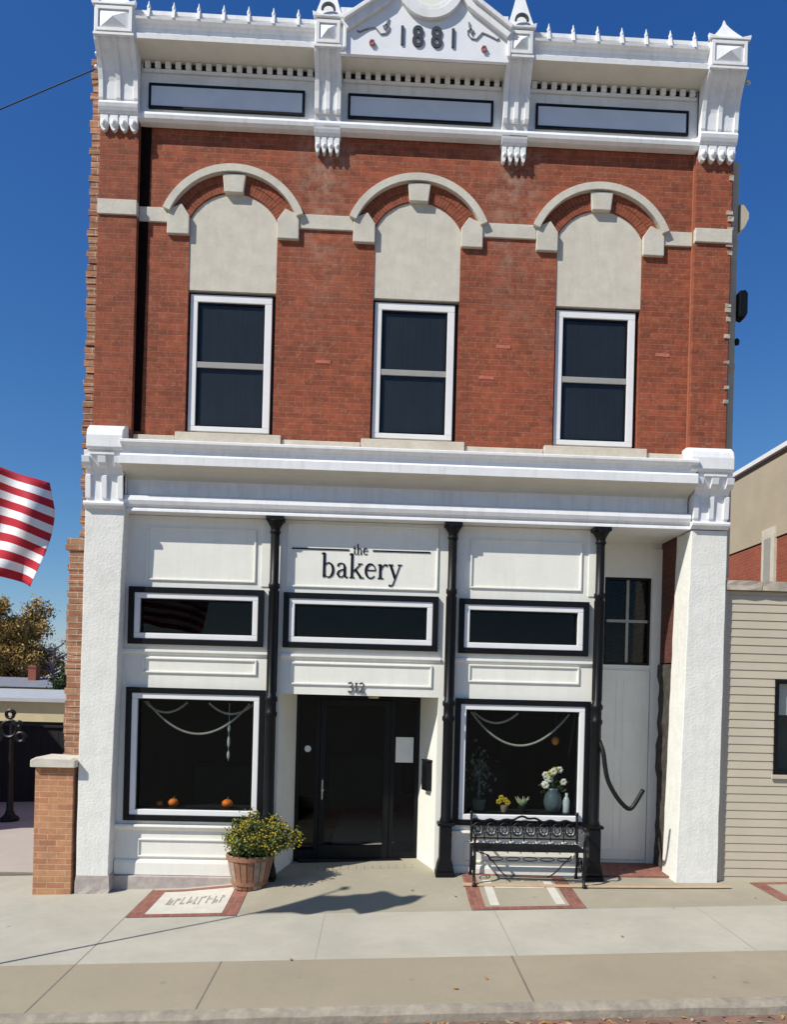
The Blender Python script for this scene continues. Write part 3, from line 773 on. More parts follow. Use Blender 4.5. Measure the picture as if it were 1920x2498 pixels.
# iron columns
for x, zb, zt in ((2.155,.16,4.47),(4.272,.27,4.47),(6.062,.25,4.47)):
    C_ = bpy.data.objects.new('column', None); COL.objects.link(C_); C_.parent = B
    y = .075
    MB().lathe([(.068,zb+.3),(.07,.9),(.074,.92),(.062,.96),(.060,2.1),(.072,2.12),(.074,2.16),(.060,2.18),(.060,2.28),(.074,2.30),(.074,2.34),(.057,2.36),(.054,3.62),(.066,3.64),(.066,3.68),(.052,3.70),(.05,4.3)], x, y, 0, 20).obj('shaft', M['black'], C_, smooth=True)
    m = MB()
    for k in range(8):
        a = k*PI/4; m.tube([(x+.055*math.cos(a), y+.055*math.sin(a), z) for z in (2.4, 3.0, 3.6)], .008, 6)
    m.obj('fluting', M['black'], C_)
    m = MB().lathe([(.05,4.28),(.062,4.29),(.062,4.31),(.052,4.32),(.062,4.36),(.085,4.40),(.10,4.425),(.10,4.43)], x, y, 0, 16)
    m.box(x-.105, x+.105, y-.09, y+.09, 4.431, 4.475); m.obj('capital', M['black'], C_, bevel=.003)
    m = MB()
    k_ = (zb+.0)
    m.box(x-.112, x+.112, y-.112, y+.09, k_-.06, k_+.05)
    m.prism([(x-.105,k_+.052),(x+.105,k_+.052),(x+.09,k_+.14),(x+.07,k_+.20),(x+.07,.86),(x-.07,.86),(x-.07,k_+.20),(x-.09,k_+.14)], 'y', y-.09, y+.085)
    m.box(x-.10, x+.10, y-.10, y+.09, .862, .90)
    m.obj('base', M['black'], C_, bevel=.008)
# signage on the shop front
m = MB(); Y0, Y1 = YB-.008, YB+.002
def st(pts, w, ox, oz, k): m.ribbon([(ox + p_[0]*k, oz + p_[1]*k) for p_ in pts], [v*k for v in w] if isinstance(w, list) else w*k, Y0 - random.uniform(0, .0015), Y1)
def el(cx, cz, rx, rz, a0, a1, n=14): return [(cx + rx*math.cos(R(a0+(a1-a0)*i/n)), cz + rz*math.sin(R(a0+(a1-a0)*i/n))) for i in range(n+1)]
def glyph(ch, ox, oz, k):
    T, t = .17, .07
    if ch == 'b':
        st([(.02,1.62),(.2,1.68)], .08, ox, oz, k); st([(.2,0),(.2,1.68)], T, ox, oz, k)
        st(el(.5,.5,.32,.5,150,-150), [t]*3+[.1]*2+[T]*5+[.1]*2+[t]*3, ox, oz, k); return 1.0
    if ch == 'a':
        st([(.14,.78),(.2,.93),(.4,1.0),(.56,.92),(.62,.75),(.62,.12),(.7,.02),(.84,.05)], [.14,.12,t,.12,T,T,.1,t], ox, oz, k)
        st([(.62,.58),(.4,.54),(.2,.42),(.14,.25),(.24,.06),(.42,.04),(.62,.2)], [t,t,.12,T,.12,t,t], ox, oz, k); return .92
    if ch == 'k':
        st([(.02,1.62),(.2,1.68)], .08, ox, oz, k); st([(.2,0),(.2,1.68)], T, ox, oz, k)
        st([(.27,.42),(.78,.96)], t, ox, oz, k); st([(.62,.98),(.92,.98)], t, ox, oz, k)
        st([(.42,.6),(.84,.02)], T, ox, oz, k); st([(.04,.02),(.38,.02)], t, ox, oz, k); st([(.7,.02),(1.02,.02)], t, ox, oz, k); return 1.04
    if ch == 'e':
        st(el(.46,.5,.34,.49,10,320), [t,t,.09,.11,.14,.16,T,T,T,.16,.14,.11,.09,t,t], ox, oz, k); st([(.12,.56),(.8,.56)], t, ox, oz, k); return .92
    if ch == 'r':
        st([(.04,.93),(.2,.98)], .08, ox, oz, k); st([(.2,0),(.2,1.0)], T, ox, oz, k)
        st([(.26,.62),(.36,.86),(.52,.98),(.68,.9)], [t,t,.1,.18], ox, oz, k); st([(.03,.02),(.42,.02)], t, ox, oz, k); return .76
    if ch == 'y':
        st([(.14,.98),(.48,.02)], T, ox, oz, k); st([(.80,.98),(.48,.02),(.34,-.38),(.2,-.5),(.06,-.42)], [t,t,.08,.12,.14], ox, oz, k)
        st([(0,.98),(.32,.98)], t, ox, oz, k); st([(.64,.98),(.94,.98)], t, ox, oz, k); return .98
    if ch == 't':
        st([(.25,1.35),(.25,.14),(.36,.02),(.52,.08)], [t,T,.12,t], ox, oz, k); st([(.04,.96),(.5,.96)], .08, ox, oz, k); return .62
    if ch == 'h':
        st([(.18,0),(.18,1.65)], T, ox, oz, k); st([(.24,.7),(.4,.96),(.6,.96),(.7,.75),(.7,0)], [t,t,.1,.14,T], ox, oz, k)
        st([(.03,.02),(.35,.02)], t, ox, oz, k); st([(.55,.02),(.87,.02)], t, ox, oz, k); return .96
cx = 2.70
for ch in 'bakery': cx += glyph(ch, cx, 3.80, .174) * .174 + .0
part(m, 'bakery_lettering', M['black']); lett = COL.objects['bakery_lettering']; lett.name = 'sign_lettering'
m = MB(); cx = 3.075
for ch in 'the': cx += glyph(ch, cx, 4.085, .075) * .075
m.box(2.345, 3.03, Y0, Y1, 4.125, 4.142); m.box(3.315, 4.01, Y0, Y1, 4.125, 4.142)
part(m, 'sign_lettering', M['black'])
m = MB(); k = .115; oz = 2.425
def num(pts, ox): m.ribbon([(ox + p_[0]*k, oz + p_[1]*k) for p_ in pts], .020, Y0-.01, Y1)
num([(.0,.9),(.3,1.0),(.5,.8),(.28,.55),(.55,.3),(.35,.02),(0,.08)], 3.06)
num([(.0,.85),(.12,1.0),(.12,0)], 3.145)
num([(.0,.85),(.25,1.0),(.5,.78),(.3,.4),(.0,.02),(.58,.02)], 3.195)
part(m, 'house_number', plain('number_grey', (.09,.09,.09), .5, .1, 5, 0))
# shop entry recess
yd = .92
m = MB().prism([(2.14,YB+.12),(2.235,YB+.12),(2.375,yd),(2.14,yd)], 'z', .05, 2.52); part(m, 'entry_side_wall', M['cream'])
m = MB().prism([(4.155,YB+.12),(4.25,YB+.12),(4.25,yd),(3.985,yd)], 'z', .05, 2.52); part(m, 'entry_side_wall', M['cream'])
part(MB().box(2.14,4.25,YB+.12,yd+.1,2.40,2.52), 'entry_ceiling', plain('olive_cream_ceiling', (.62,.60,.42), .7, .05, 3, .05))
D = bpy.data.objects.new('shop_door', None); COL.objects.link(D); D.parent = B
fz = zg(3.2, .9)
m = MB()
x0, x1, zt = 2.375, 3.985, 2.40
m.box(x0, x1, yd, yd+.06, zt-.075, zt); m.box(x0, x0+.05, yd, yd+.06, fz, zt-.075); m.box(x1-.05, x1, yd, yd+.06, fz, zt-.075)
m.box(2.63, 2.69, yd, yd+.06, fz, zt-.075); m.box(3.60, 3.66, yd, yd+.06, fz, zt-.075)
m.box(x0+.05, 2.63, yd+.001, yd+.055, fz, fz+.12); m.box(3.66, x1-.05, yd+.001, yd+.055, fz, fz+.12)
m.obj('door_frame', M['black'], D, bevel=.004)
MB().ring(2.692, fz+.02, 3.598, zt-.077, .075, yd-.012, yd+.04, .17).obj('door_leaf', M['black'], D, bevel=.004)
MB().box(2.425,2.63,yd+.025,yd+.031,fz+.12,zt-.075).box(2.767,3.523,yd+.015,yd+.021,fz+.19,zt-.152).box(3.66,3.935,yd+.025,yd+.031,fz+.12,zt-.075).obj('pane', M['glass'], D)
MB().tube([(2.735,yd-.012,1.02),(2.735,yd-.06,1.03),(2.735,yd-.06,1.28),(2.735,yd-.012,1.29)], .011, 8).ball((2.735,yd-.03,1.14), .022).obj('door_handle', M['silver'], D)
MB().box(2.45,3.93,yd-.10,yd+.001,fz-.03,fz+.025).obj('threshold', M['iron'], D, bevel=.003)
# right recessed doorway
m = MB()
yr = .90
m.plate([(6.18,.2),(7.13,.2),(7.13,4.6),(6.18,4.6)], [[(6.37,2.87),(6.985,2.87),(6.985,4.02),(6.37,4.02)]], yr, yr+.1)
part(m, 'recess_wall', M['cream'])
part(MB().box(6.06,6.18,YB+.12,yr+.1,.1,4.5), 'recess_side', M['cream'])
part(MB().box(6.06,7.2,.30,1.0,4.475,4.6), 'recess_ceiling', M['cream'])
part(MB().box(6.995,7.115,yr-.035,yr-.001,.2,4.4), 'recess_trim', M['cream'], bevel=.004)
Wn = bpy.data.objects.new('side_door_window', None); COL.objects.link(Wn); Wn.parent = B
MB().ring(6.372,2.872,6.983,4.018,.03,yr+.0,yr+.06).obj('frame', M['black'], Wn)
MB().box(6.665,6.70,yr+.015,yr+.04,2.902,3.988).box(6.402,6.664,yr+.015,yr+.04,3.43,3.465).box(6.701,6.953,yr+.015,yr+.04,3.43,3.465).obj('glazing_bar', M['rail_grey'], Wn)
MB().box(6.402,6.953,yr+.045,yr+.05,2.902,3.988).obj('pane', M['glass'], Wn)
Dr = bpy.data.objects.new('side_door', None); COL.objects.link(Dr); Dr.parent = B
dz = zg(6.7,.9)
MB().box(6.20,6.985,yr-.030,yr-.001,dz+.06,2.80).obj('door_leaf', M['cream'], Dr, bevel=.004)
m = MB()
for a in ((6.29,1.75,6.56,2.68),(6.64,1.75,6.9,2.68),(6.29,.45,6.56,1.6),(6.64,.45,6.9,1.6)): m.ring(*a, .015, yr-.036, yr-.029)
m.obj('door_panel', M['cream'], Dr)
MB().ball((6.25,yr-.06,1.25), .03).obj('door_knob', M['iron'], Dr)
# inner face of right pilaster: brick above with the recess shade put into its colour, dark rubble below
part(MB().box(7.115,7.30,.43,.899,2.9,4.5), 'recess_brick_return', brick('recess_shade_brick', (.12, .035, .02), (.09, .025, .018), (.10, .06, .05)))
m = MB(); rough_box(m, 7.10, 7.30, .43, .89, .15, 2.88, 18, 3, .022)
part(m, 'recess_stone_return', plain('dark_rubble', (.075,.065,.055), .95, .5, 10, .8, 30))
# building body
part(MB().box(-.22,.0,.40,12,-.3,10.02), 'side_wall', M['common'])
m = MB()
for k in range(110):   # toothed brick ends along the left corner
    z = .9 + k*.083
    w = random.choice([0,.0,.03,.055]) 
    if z < 4.14: continue
    m.box(-.245-w*.5+.02, -.0, .36+random.uniform(-.006,.006), .399, z+.004, z+.077)
part(m, 'toothed_brick_edge', M['common'], jitter=.004)
m = MB()
for k in range(56):
    z = -.3 + k*.079
    m.box(-.36-random.choice([0,.012,.02]), -.0, .355+random.uniform(-.004,.004), 2.6, z+.003, z+.0775)
m.box(-.39,-.02,.345,2.62,4.13,4.2); m.box(-.405,-.02,.335,2.63,4.06,4.128)
part(m, 'buttress', M['common'], jitter=.003)
part(MB().box(7.32,7.535,.44,12,-.3,10.02), 'side_wall', M['common'])
part(MB().box(0,7.32,11.8,12,-.3,9.7), 'back_wall', M['common'])
part(MB().box(0,7.32,.39,11.8,9.55,9.75), 'roof', M['asphalt'])
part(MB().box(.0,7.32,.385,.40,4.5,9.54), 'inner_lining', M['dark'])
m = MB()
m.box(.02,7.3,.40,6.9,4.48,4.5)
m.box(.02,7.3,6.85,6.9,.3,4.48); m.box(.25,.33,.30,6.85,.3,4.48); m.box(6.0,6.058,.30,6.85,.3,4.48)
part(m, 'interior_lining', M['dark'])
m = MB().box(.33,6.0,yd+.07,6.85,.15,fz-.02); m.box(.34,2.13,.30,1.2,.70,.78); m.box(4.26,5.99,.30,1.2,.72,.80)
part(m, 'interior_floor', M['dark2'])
m = MB().box(.6,1.9,3.0,3.6,.3,1.2).box(2.6,3.9,4.6,5.2,.3,1.25).box(4.5,5.6,3.6,4.2,.3,1.2)
part(m, 'shop_counter', plain('counter', (.02,.03,.027), .8, .2, 3, .1, spec=.1))

# ------------------------------------------------------------------ things on and around the shop
o = MB().box(4.06,4.085,.40,.68,1.20,1.52)
m = MB(); m.prism([(4.050,.42),(4.135,.42),(4.080,.60),(4.0,.60)], 'z', 1.22, 1.58)
m.prism([(4.043,.41),(4.14,.41),(4.085,.61),(3.993,.61)], 'z', 1.581, 1.605)
tag(m.obj('mailbox', M['black'], bevel=.006), 'narrow black mailbox on the right side wall of the shop doorway', 'mailbox')
tag(MB().box(3.675,3.905,yd+.008,yd+.012,1.52,1.85).obj('notice', M['paper']), 'white paper notice taped on the glass beside the shop door', 'notice')
m = MB(); m.prism(arc(2.53,1.67,.042,0,345,23), 'y', yd+.016, yd+.021)
tag(m.obj('sticker', M['paper']), 'small round white sticker on the left door sidelight', 'sticker')
m = MB().lathe([(.06,0),(.075,.02),(.05,.05)], 3.37, .62, 2.35, 16)
tag(m.obj('ceiling_lamp', M['tan_wall'], smooth=True), 'small round ceiling lamp above the shop doorway', 'lamp')
# bent iron rail
pts = [(6.10,.06,1.92),(6.135,.0,1.78),(6.155,-.02,1.62),(6.19,-.04,1.45),(6.28,-.06,1.28),(6.38,-.08,1.16),(6.45,-.09,1.13),(6.51,-.09,1.20),(6.60,-.09,1.36)]
def smooth_pts(p, n=4):
    out = []
    P_ = [Vector(q) for q in p]
    for i in range(len(P_)-1):
        a = P_[max(i-1,0)]; b = P_[i]; c = P_[i+1]; d = P_[min(i+2,len(P_)-1)]
        for k in range(n):
            t = k/n
            out.append(.5*((2*b) + (-a+c)*t + (2*a-5*b+4*c-d)*t*t + (-a+3*b-3*c+d)*t**3))
    return out + [P_[-1]]
tag(MB().tube(smooth_pts(pts), .027, 8).obj('handrail', M['iron'], smooth=True), 'bent black iron rail hooked off the right column by the grey door', 'handrail')
# brick pier left
PR = thing('brick_pier', (0,0,0), 'short tan brick pier with a pale stone cap at the left corner of the shop', 'pier')
MB().box(-.525,-.085,-.06,.335,-.1,1.47).obj('shaft', M['pier'], PR, bevel=.006)
m = MB(); m.prism([(-.565,1.471),(-.045,1.471),(-.045,1.55),(-.10,1.575),(-.50,1.585),(-.565,1.55)], 'y', -.12, .35)
m.obj('cap', M['stone'], PR, bevel=.015)
# downpipe, plate and lamp at the right corner
m = MB(); m.tube([(7.565,.17,5.46),(7.568,.17,9.5)], .036, 10)  # black tube standing in for the shaded gap beside the brick
tag(m.obj('dark_gap_strip', M['iron']), 'black strip standing for the shadow gap up the right edge of the brick front', 'pipe').name = 'shadow_gap'
m = MB().box(7.60,7.682,.16,.22,3.95,9.03); m.box(7.595,7.69,.15,.225,6.5,6.55); m.box(7.595,7.69,.15,.225,8.0,8.05)
tag(m.obj('downpipe', M['pipe'], bevel=.006), 'beige square downpipe at the right corner of the shop', 'downpipe')
m = MB().prism([(7.69,8.16),(7.74,8.2),(7.80,8.33),(7.80,8.40),(7.73,8.50),(7.69,8.51)], 'y', .13, .26)
tag(m.obj('vent_cover', M['pipe'], bevel=.006), 'beige angular vent cover beside the upper downpipe', 'vent')
m = MB().prism([(7.70,7.12),(7.77,7.10),(7.80,7.16),(7.80,7.40),(7.77,7.44),(7.70,7.43)], 'y', .1, .24); m.tube([(7.69,.17,7.2),(7.72,.17,7.2)], .02)
tag(m.obj('floodlight', M['black'], bevel=.006), 'black floodlight fixed beside the right downpipe', 'light')
m = MB().lathe([(.03,0),(.035,.04),(.02,.07)], 7.705, .17, 6.80, 10)
tag(m.obj('junction_box', M['black']), 'tiny black junction box under the floodlight', 'box')
# wires
m = MB(); m.tube([(-.17,.3,9.86),(-1.6,.4,9.26),(-4,.8,8.42),(-9,1.6,7.2),(-16,3,6.1)], .008, 6)
tag(m.obj('utility_wire', M['wire']), 'dark overhead wire running left from the top of the shop', 'wire')
for z, lab in ((10.02,'grey insulator on the left edge beside the cornice block'),(9.86,'grey insulator on the left edge where the wire ends')):
    m = MB().tube([(-.02,.3,z),(-.14,.3,z+.01)], .012, 6).ball((-.16,.3,z+.01), .035, 8, 6)
    tag(m.obj('insulator', M['silver']), lab, 'insulator')
m = MB().tube([(7.53,-.1,9.82),(7.63,-.1,9.80)], .016, 6).ball((7.64,-.1,9.80), .03, 8, 6)
tag(m.obj('insulator', M['silver']), 'grey insulator on the right finial block', 'insulator')

# flag on its pole (the pole stands just left of the frame)
PX, PY = -.86, -2.90
FP = thing('flagpole', (0,0,0), 'metal flagpole planted by the kerb just left of the frame', 'flagpole')
MB().tube([(PX,PY,zg(PX,PY)-.05),(PX,PY,2.4),(PX,PY,4.72)], [.019,.017,.014], 12).obj('pole', M['alu'], FP, smooth=True)
MB().ball((PX,PY,4.76), .05, 12, 8).obj('ball_finial', M['alu'], FP, smooth=True)
# cloth
m = MB(); nu, nv = 60, 26; Lf, Hf = 1.56, .90
V = {}
for i in range(nu+1):
    for j in range(nv+1):
        u = i/nu; v = j/nv
        x = PX + .02 + Lf*u + .05*u*math.sin(v*PI)*1.2 - .10*max(0, v-.75)*u*2 - .16*u*u*(1-v)*.9
        y = PY + .20*u + u*.10*math.sin(u*10 + v*3) + .05*u*math.sin(u*23 - v*5)
        z = 4.41 - Hf + Hf*v - .20*u - .08*u*u*1.2 + .03*u*math.sin(u*8 + 1 + v*3)
        V[i, j] = m.bm.verts.new((x, y, z))
for i in range(nu):
    for j in range(nv):
        stripe = 12 - j*13//nv
        m.mi = 0 if stripe % 2 == 0 else 1
        if i/nu < .4 and stripe < 7: m.mi = 2
        m.face([V[i, j], V[i+1, j], V[i+1, j+1], V[i, j+1]])
FL = m.obj('flag', [M['flag_red'], M['flag_white'], M['flag_blue']], smooth=True)
so = FL.modifiers.new('cloth', 'SOLIDIFY'); so.thickness = .002
tag(FL, 'red and white striped flag flying at the left edge of the frame', 'flag')

# planter with mums
PLx, PLy = 1.985, -.10
PL = thing('planter', (0,0,0), 'wooden slatted tub of yellow chrysanthemums left of the shop door', 'planter')
pz = zg(PLx, PLy) - .005
m = MB(); n = 20
for k in range(n):
    m.mi = k % 2 if random.random() < .75 else (k+1) % 2
    a0 = 2*PI*k/n + .02; a1 = 2*PI*(k+1)/n - .02
    q = []
    for r, z in ((.19,0),(.235,.19),(.275,.39)):
        for rr in (r, r-.018): q.append([(PLx+rr*math.cos(a), PLy+rr*math.sin(a), pz+z) for a in (a0, a1)])
    vv = [[m.bm.verts.new(p_) for p_ in pr_] for pr_ in q]
    for lo in (0, 2):
        o0, i0, o1, i1 = vv[lo], vv[lo+1], vv[lo+2], vv[lo+3]
        m.face([o0[0], o0[1], o1[1], o1[0]]); m.face([i0[0], i1[0], i1[1], i0[1]]); m.face([o0[0], o1[0], i1[0], i0[0]]); m.face([o0[1], i0[1], i1[1], o1[1]])
    m.face([vv[4][0], vv[4][1], vv[5][1], vv[5][0]])
m.obj('tub', [M['pot_a'], M['pot_b']], PL)
m = MB()
for z, r in ((.07,.206),(.355,.270)):
    rings = [[m.bm.verts.new((PLx+rr*math.cos(2*PI*i/32), PLy+rr*math.sin(2*PI*i/32), pz+zz)) for i in range(32)] for rr, zz in ((r-.004,z-.022),(r+.006,z-.022),(r+.010,z+.022),(r-.002,z+.022))]
    for A, C in zip(rings, rings[1:]):
        for i in range(32): m.face([A[i], A[(i+1)%32], C[(i+1)%32], C[i]])
m.obj('hoop', M['pot_a'], PL)
MB().lathe([(.10,.0),(.25,.33),(.25,.345),(.02,.36)], PLx, PLy, pz, 20).obj('soil', plain('potting_soil', (.03,.02,.015), .95, .3, 9, .3), PL)
leafm = MB(); stemm = MB(); flw = MB()
cxp, cyp, czp = PLx + .13, PLy - .02, pz + .62
for k in range(150):
    th_ = random.uniform(0, 2*PI); ph = math.acos(random.uniform(-.25, 1)); rr = random.uniform(.85, 1.0)
    lump = 1 + .09*math.sin(3*th_ + 1) + .07*math.sin(5*ph + 2*th_)
    tip = Vector((cxp - .02 + .40*rr*lump*math.sin(ph)*math.cos(th_), cyp + .36*rr*lump*math.sin(ph)*math.sin(th_), czp - .03 + .27*rr*lump*math.cos(ph) - (.05 if math.cos(th_) > 0 else 0)))
    root = Vector((PLx + random.uniform(-.12,.12), PLy + random.uniform(-.12,.12), pz+.34))
    mid = (root + tip)/2 + Vector((0,0,.05))
    stemm.tube([root, mid, tip], [.005,.004,.003], 4)
    for t in range(46):
        f = random.uniform(.35, 1.03); p_ = root.lerp(tip, f) + Vector((random.gauss(0,.035), random.gauss(0,.035), random.gauss(0,.03)))
        leafm.mi = 0 if random.random() < .55 else 1
        leafm.leafcard(p_, random.uniform(.014,.028))
    nf = 5 if (math.cos(th_) > -.75 and math.cos(ph) > -.2) else 1
    for t in range(nf):
        p_ = tip + Vector((random.gauss(0,.035), random.gauss(0,.035), random.gauss(0,.022)))
        flw.mi = 0 if random.random() < .3 else 1
        r_ = random.uniform(.008,.014)
        flw.ball(p_, r_, 6, 4, .7)
stemm.obj('stem', M['stemg'], PL); o = leafm.obj('foliage', [M['leaf'], M['leaf2']], PL); o = flw.obj('flowers', [M['yellow'], M['ochre']], PL); o['kind'] = 'stuff'

# iron bench
BN = thing('bench', (0,0,0), 'black wrought iron bench with scrollwork under the right shop window', 'bench')
bx0, bx1, yf, yb = 4.585, 5.865, -.27, .06
zf0 = zg(bx0, yf); zf1 = zg(bx1, yf)
zs = (zf0 + zf1)/2 + .42
def up(x): return zg(x, yf)
for x in (bx0, bx1):
    s = 1
    MB().tube(smooth_pts([(x,yf-.03,zg(x,yf-.03)),(x,yf+.02,zs-.30),(x,yf-.015,zs-.12),(x,yf,zs)]), .017, 8).ball((x,yf-.03,zg(x,yf-.03)+.02), .028).obj('leg', M['iron'], BN)
    MB().tube(smooth_pts([(x,yb+.03,zg(x,yb)),(x,yb-.02,zs-.2),(x,yb,zs)]), .017, 8).ball((x,yb+.03,zg(x,yb)+.02), .026).obj('leg', M['iron'], BN)
    MB().tube(smooth_pts([(x,yb+.01,zs+.02),(x,yb+.03,zs+.2),(x,yb+.05,zs+.36)]), .015, 8).ball((x,yb+.05,zs+.37), .025).obj('back_post', M['iron'], BN)
    MB().tube(smooth_pts([(x,yb+.03,zs+.22),(x,yf+.12,zs+.25),(x,yf-.01,zs+.22),(x,yf-.04,zs+.15),(x,yf,zs+.10),(x,yf+.02,zs+.02)]), .015, 8).obj('armrest', M['iron'], BN)
    m = MB()
    c = Vector((x, (yf+yb)/2, zs-.2))
    m.tube([(x, c.y + .10*math.cos(t*.55)*(1-t/26), c.z + .10*math.sin(t*.55)*(1-t/26)) for t in range(20)], .008, 6)
    m.obj('side_scroll', M['iron'], BN)
    if x == bx0: pass
m = MB()
m.tube([(bx0-.02,yf,zs),((bx0+bx1)/2,yf,zs-.004),(bx1+.02,yf,zs)], .016, 8); m.tube([(bx0,yb,zs),(bx1,yb,zs)], .014, 8)
for x in (bx0, bx1): m.tube([(x,yf,zs),(x,yb,zs)], .013, 8)
for k in range(5):
    y = yf + (yb-yf)*(k+.5)/5; m.box(bx0, bx1, y-.02, y+.02, zs+.004, zs+.012)
m.obj('seat', M['iron'], BN)
m = MB()
zb0, zb1 = zs+.07, zs+.28
yy = lambda z: yb + .01 + (z-zs)*.11
m.tube([(bx0,yy(zb0),zb0),(bx1,yy(zb0),zb0)], .009, 8)
tp = []
for k in range(41):
    t = k/40; x = bx0 + (bx1-bx0)*t
    tp.append((x, yy(zb1), zb1 + .012*math.sin(t*PI*14) + .05*max(0, 1-abs(t-.5)/.18) ))
m.tube(tp, .013, 8)
for k in range(8):    # scroll rings across the back
    xc_ = bx0 + (bx1-bx0)*(k+.5)/8; zc = (zb0+zb1)/2
    m.tube([(xc_ + .062*math.cos(a*PI/9), yy(zc), zc + .075*math.sin(a*PI/9)) for a in range(19)], .0085, 6)
    m.tube([(xc_ + .030*math.cos(a*PI/6), yy(zc)-.002, zc + .035*math.sin(a*PI/6)) for a in range(13)], .007, 6)
for k in range(9):
    x = bx0 + (bx1-bx0)*k/8; m.tube([(x,yy(zb0),zb0-.03),(x,yy(zb1),zb1)], .007, 6)
m.obj('backrest', M['iron'], BN)
m = MB()
for k in range(5):   # apron scrolls below the seat front
    xc_ = bx0 + .25 + k*.2; zc = zs - .105
    m.tube([(xc_ + .085*math.cos(a*PI/8), yf+.02, zc + .02*math.sin(a*PI/8)) for a in range(17)], .006, 6)
m.tube([(bx0+.02,yf+.01,zs-.02),(bx0+.17,yf+.04,zs-.07),(bx0+.20,yf+.06,zs-.14)], .007, 6)
for s, x in ((1, bx0+.14),(-1, bx1-.14)):
    m.tube(smooth_pts([(x,yf+.03,zs-.06),(x+s*.08,yf+.03,zs-.14),(x+s*.19,yf+.06,zs-.27),(x+s*.26,yf+.10,zs-.33)]), .008, 6)
m.obj('apron_scroll', M['iron'], BN)

# ------------------------------------------------------------------ display window contents
def swag(x0, x1, z, sag, y, label, r=.015):
    m = MB(); n = int((x1-x0)/.022)
    for k in range(n+1):
        t = k/n; m.ball((x0 + (x1-x0)*t, y, z - sag*4*t*(1-t)), r, 6, 4)
    m.tube([(x0 + (x1-x0)*k/16, y, z - sag*4*(k/16)*(1-k/16)) for k in range(17)], .004, 5)
    tag(m.obj('garland', M['garland']), label, 'garland', 'bead garlands in the display windows')
swag(.64,1.86,2.24,.37,.30,'long bead garland swagging across the left display window')
swag(.60,1.10,2.24,.12,.33,'short bead garland at the upper left of the left display window')
swag(1.38,1.90,2.24,.12,.33,'short bead garland at the upper right of the left display window')
swag(4.58,5.78,2.21,.39,.30,'long bead garland swagging across the right display window')
swag(4.62,5.15,2.21,.12,.33,'short bead garland at the upper left of the right display window')
m = MB()
for z, h in ((1.95,.05),(1.78,.07),(1.62,.05)): m.ball((1.62,.32,z), .018, 8, 6, h/.018)
m.tube([(1.62,.32,1.55),(1.62,.32,2.25)], .003, 5)
tag(m.obj('hanging_crystal', M['frost']), 'string of frosted drops hanging in the left display window', 'ornament')
def pumpkin(x, y, z, r, label):
    P_ = thing('pumpkin', (0,0,0), label, 'pumpkin', 'pumpkins on the window shelf')
    MB().ball((x,y,z+r*.78), r, 20, 10, .78, 1, -.07).obj('flesh', M['orange'], P_, smooth=True)
    MB().tube([(x,y,z+r*1.45),(x+.01,y,z+r*1.95)], [.012,.008], 6).obj('stalk', M['stemg'], P_)
pumpkin(.97,.34,.975,.065,'orange pumpkin standing in the left half of the display window')
pumpkin(1.62,.34,.975,.068,'orange pumpkin in the right corner of the left display window')
pumpkin(.80,.36,.975,.040,'smallest pumpkin at the left end of the window shelf')
m = MB().box(.60,1.90,.30,.60,.93,.974).box(4.54,5.86,.30,.60,.95,.994)
part(m, 'display_shelf', M['dark2'])
# flowers right window
VS = thing('flower_vase', (0,0,0), 'glass vase of white and yellow flowers at the right of the display window', 'vase')
vx, vy, vz = 5.63, .38, .995
MB().lathe([(.05,0),(.09,.02),(.115,.12),(.10,.22),(.07,.27),(.08,.30)], vx, vy, vz, 18).obj('vase', plain('slate_vase', (.10,.14,.16), .3, .2, 8, .1), VS, smooth=True)
m = MB(); sm = MB()
for k in range(15):
    a = random.uniform(0, 2*PI); rr = random.uniform(.02,.15)
    c = Vector((vx-.02+rr*math.cos(a), vy+rr*math.sin(a)*.5, vz+.42+random.uniform(-.09,.11)))
    sm.tube([(vx,vy,vz+.25), c], .004, 4)
    m.mi = 0 if k % 3 else 1
    for j in range(6):
        b = j*PI/3; m.ball(c + Vector((.025*math.cos(b), -.01, .025*math.sin(b))), .021, 6, 5)
m.obj('flowers', [M['white_fl'], M['yellow']], VS)
sm.obj('stem', M['stemg'], VS)
m = MB()
for k in range(60): m.leafcard((vx+random.gauss(0,.09), vy+random.gauss(0,.04), vz+.33+random.gauss(0,.05)), .03)
m.obj('foliage', M['leaf'], VS)
YF = thing('flower_pot', (0,0,0), 'small yellow flowers low in the right display window', 'flowers')
m = MB()
for c in ((4.98,1.17),(5.03,1.14),(5.06,1.11),(4.95,1.12)):
    for j in range(5): m.ball((c[0]+.02*math.cos(j*1.256), .33, c[1]+.02*math.sin(j*1.256)), .018, 6, 5)
m.obj('flowers', M['yellow'], YF)
MB().lathe([(.035,0),(.05,.07),(.05,.08)], 5.02, .35, .995, 14).obj('pot', M['pot_b'], YF)
SC = thing('succulent', (0,0,0), 'pale spiky succulent between yellow flowers and vase in the right display window', 'plant')
m = MB()
for k in range(14):
    a = k*2*PI/14; b = .5 + .5*(k % 2)
    m.tube([(5.24,.34,1.07),(5.24+.05*math.cos(a)*b,.34+.03*math.sin(a),1.12),(5.24+.09*math.cos(a),.34+.05*math.sin(a),1.13+.06*b)], [.010,.012,.002], 5)
m.obj('leaves', plain('pale_green_leaf', (.45,.52,.30), .6, .2, 9, .1), SC)
MB().lathe([(.04,0),(.055,.07),(.055,.08)], 5.24, .34, .995, 14).obj('pot', M['dark2'], SC)
m = MB().lathe([(.04,0),(.045,.02),(.045,.15),(.03,.19),(.018,.21),(.018,.25)], 5.79, .33, .995, 16)
tag(m.obj('bottle', M['frost'], smooth=True), 'frosted glass bottle in the right corner of the display window', 'bottle')
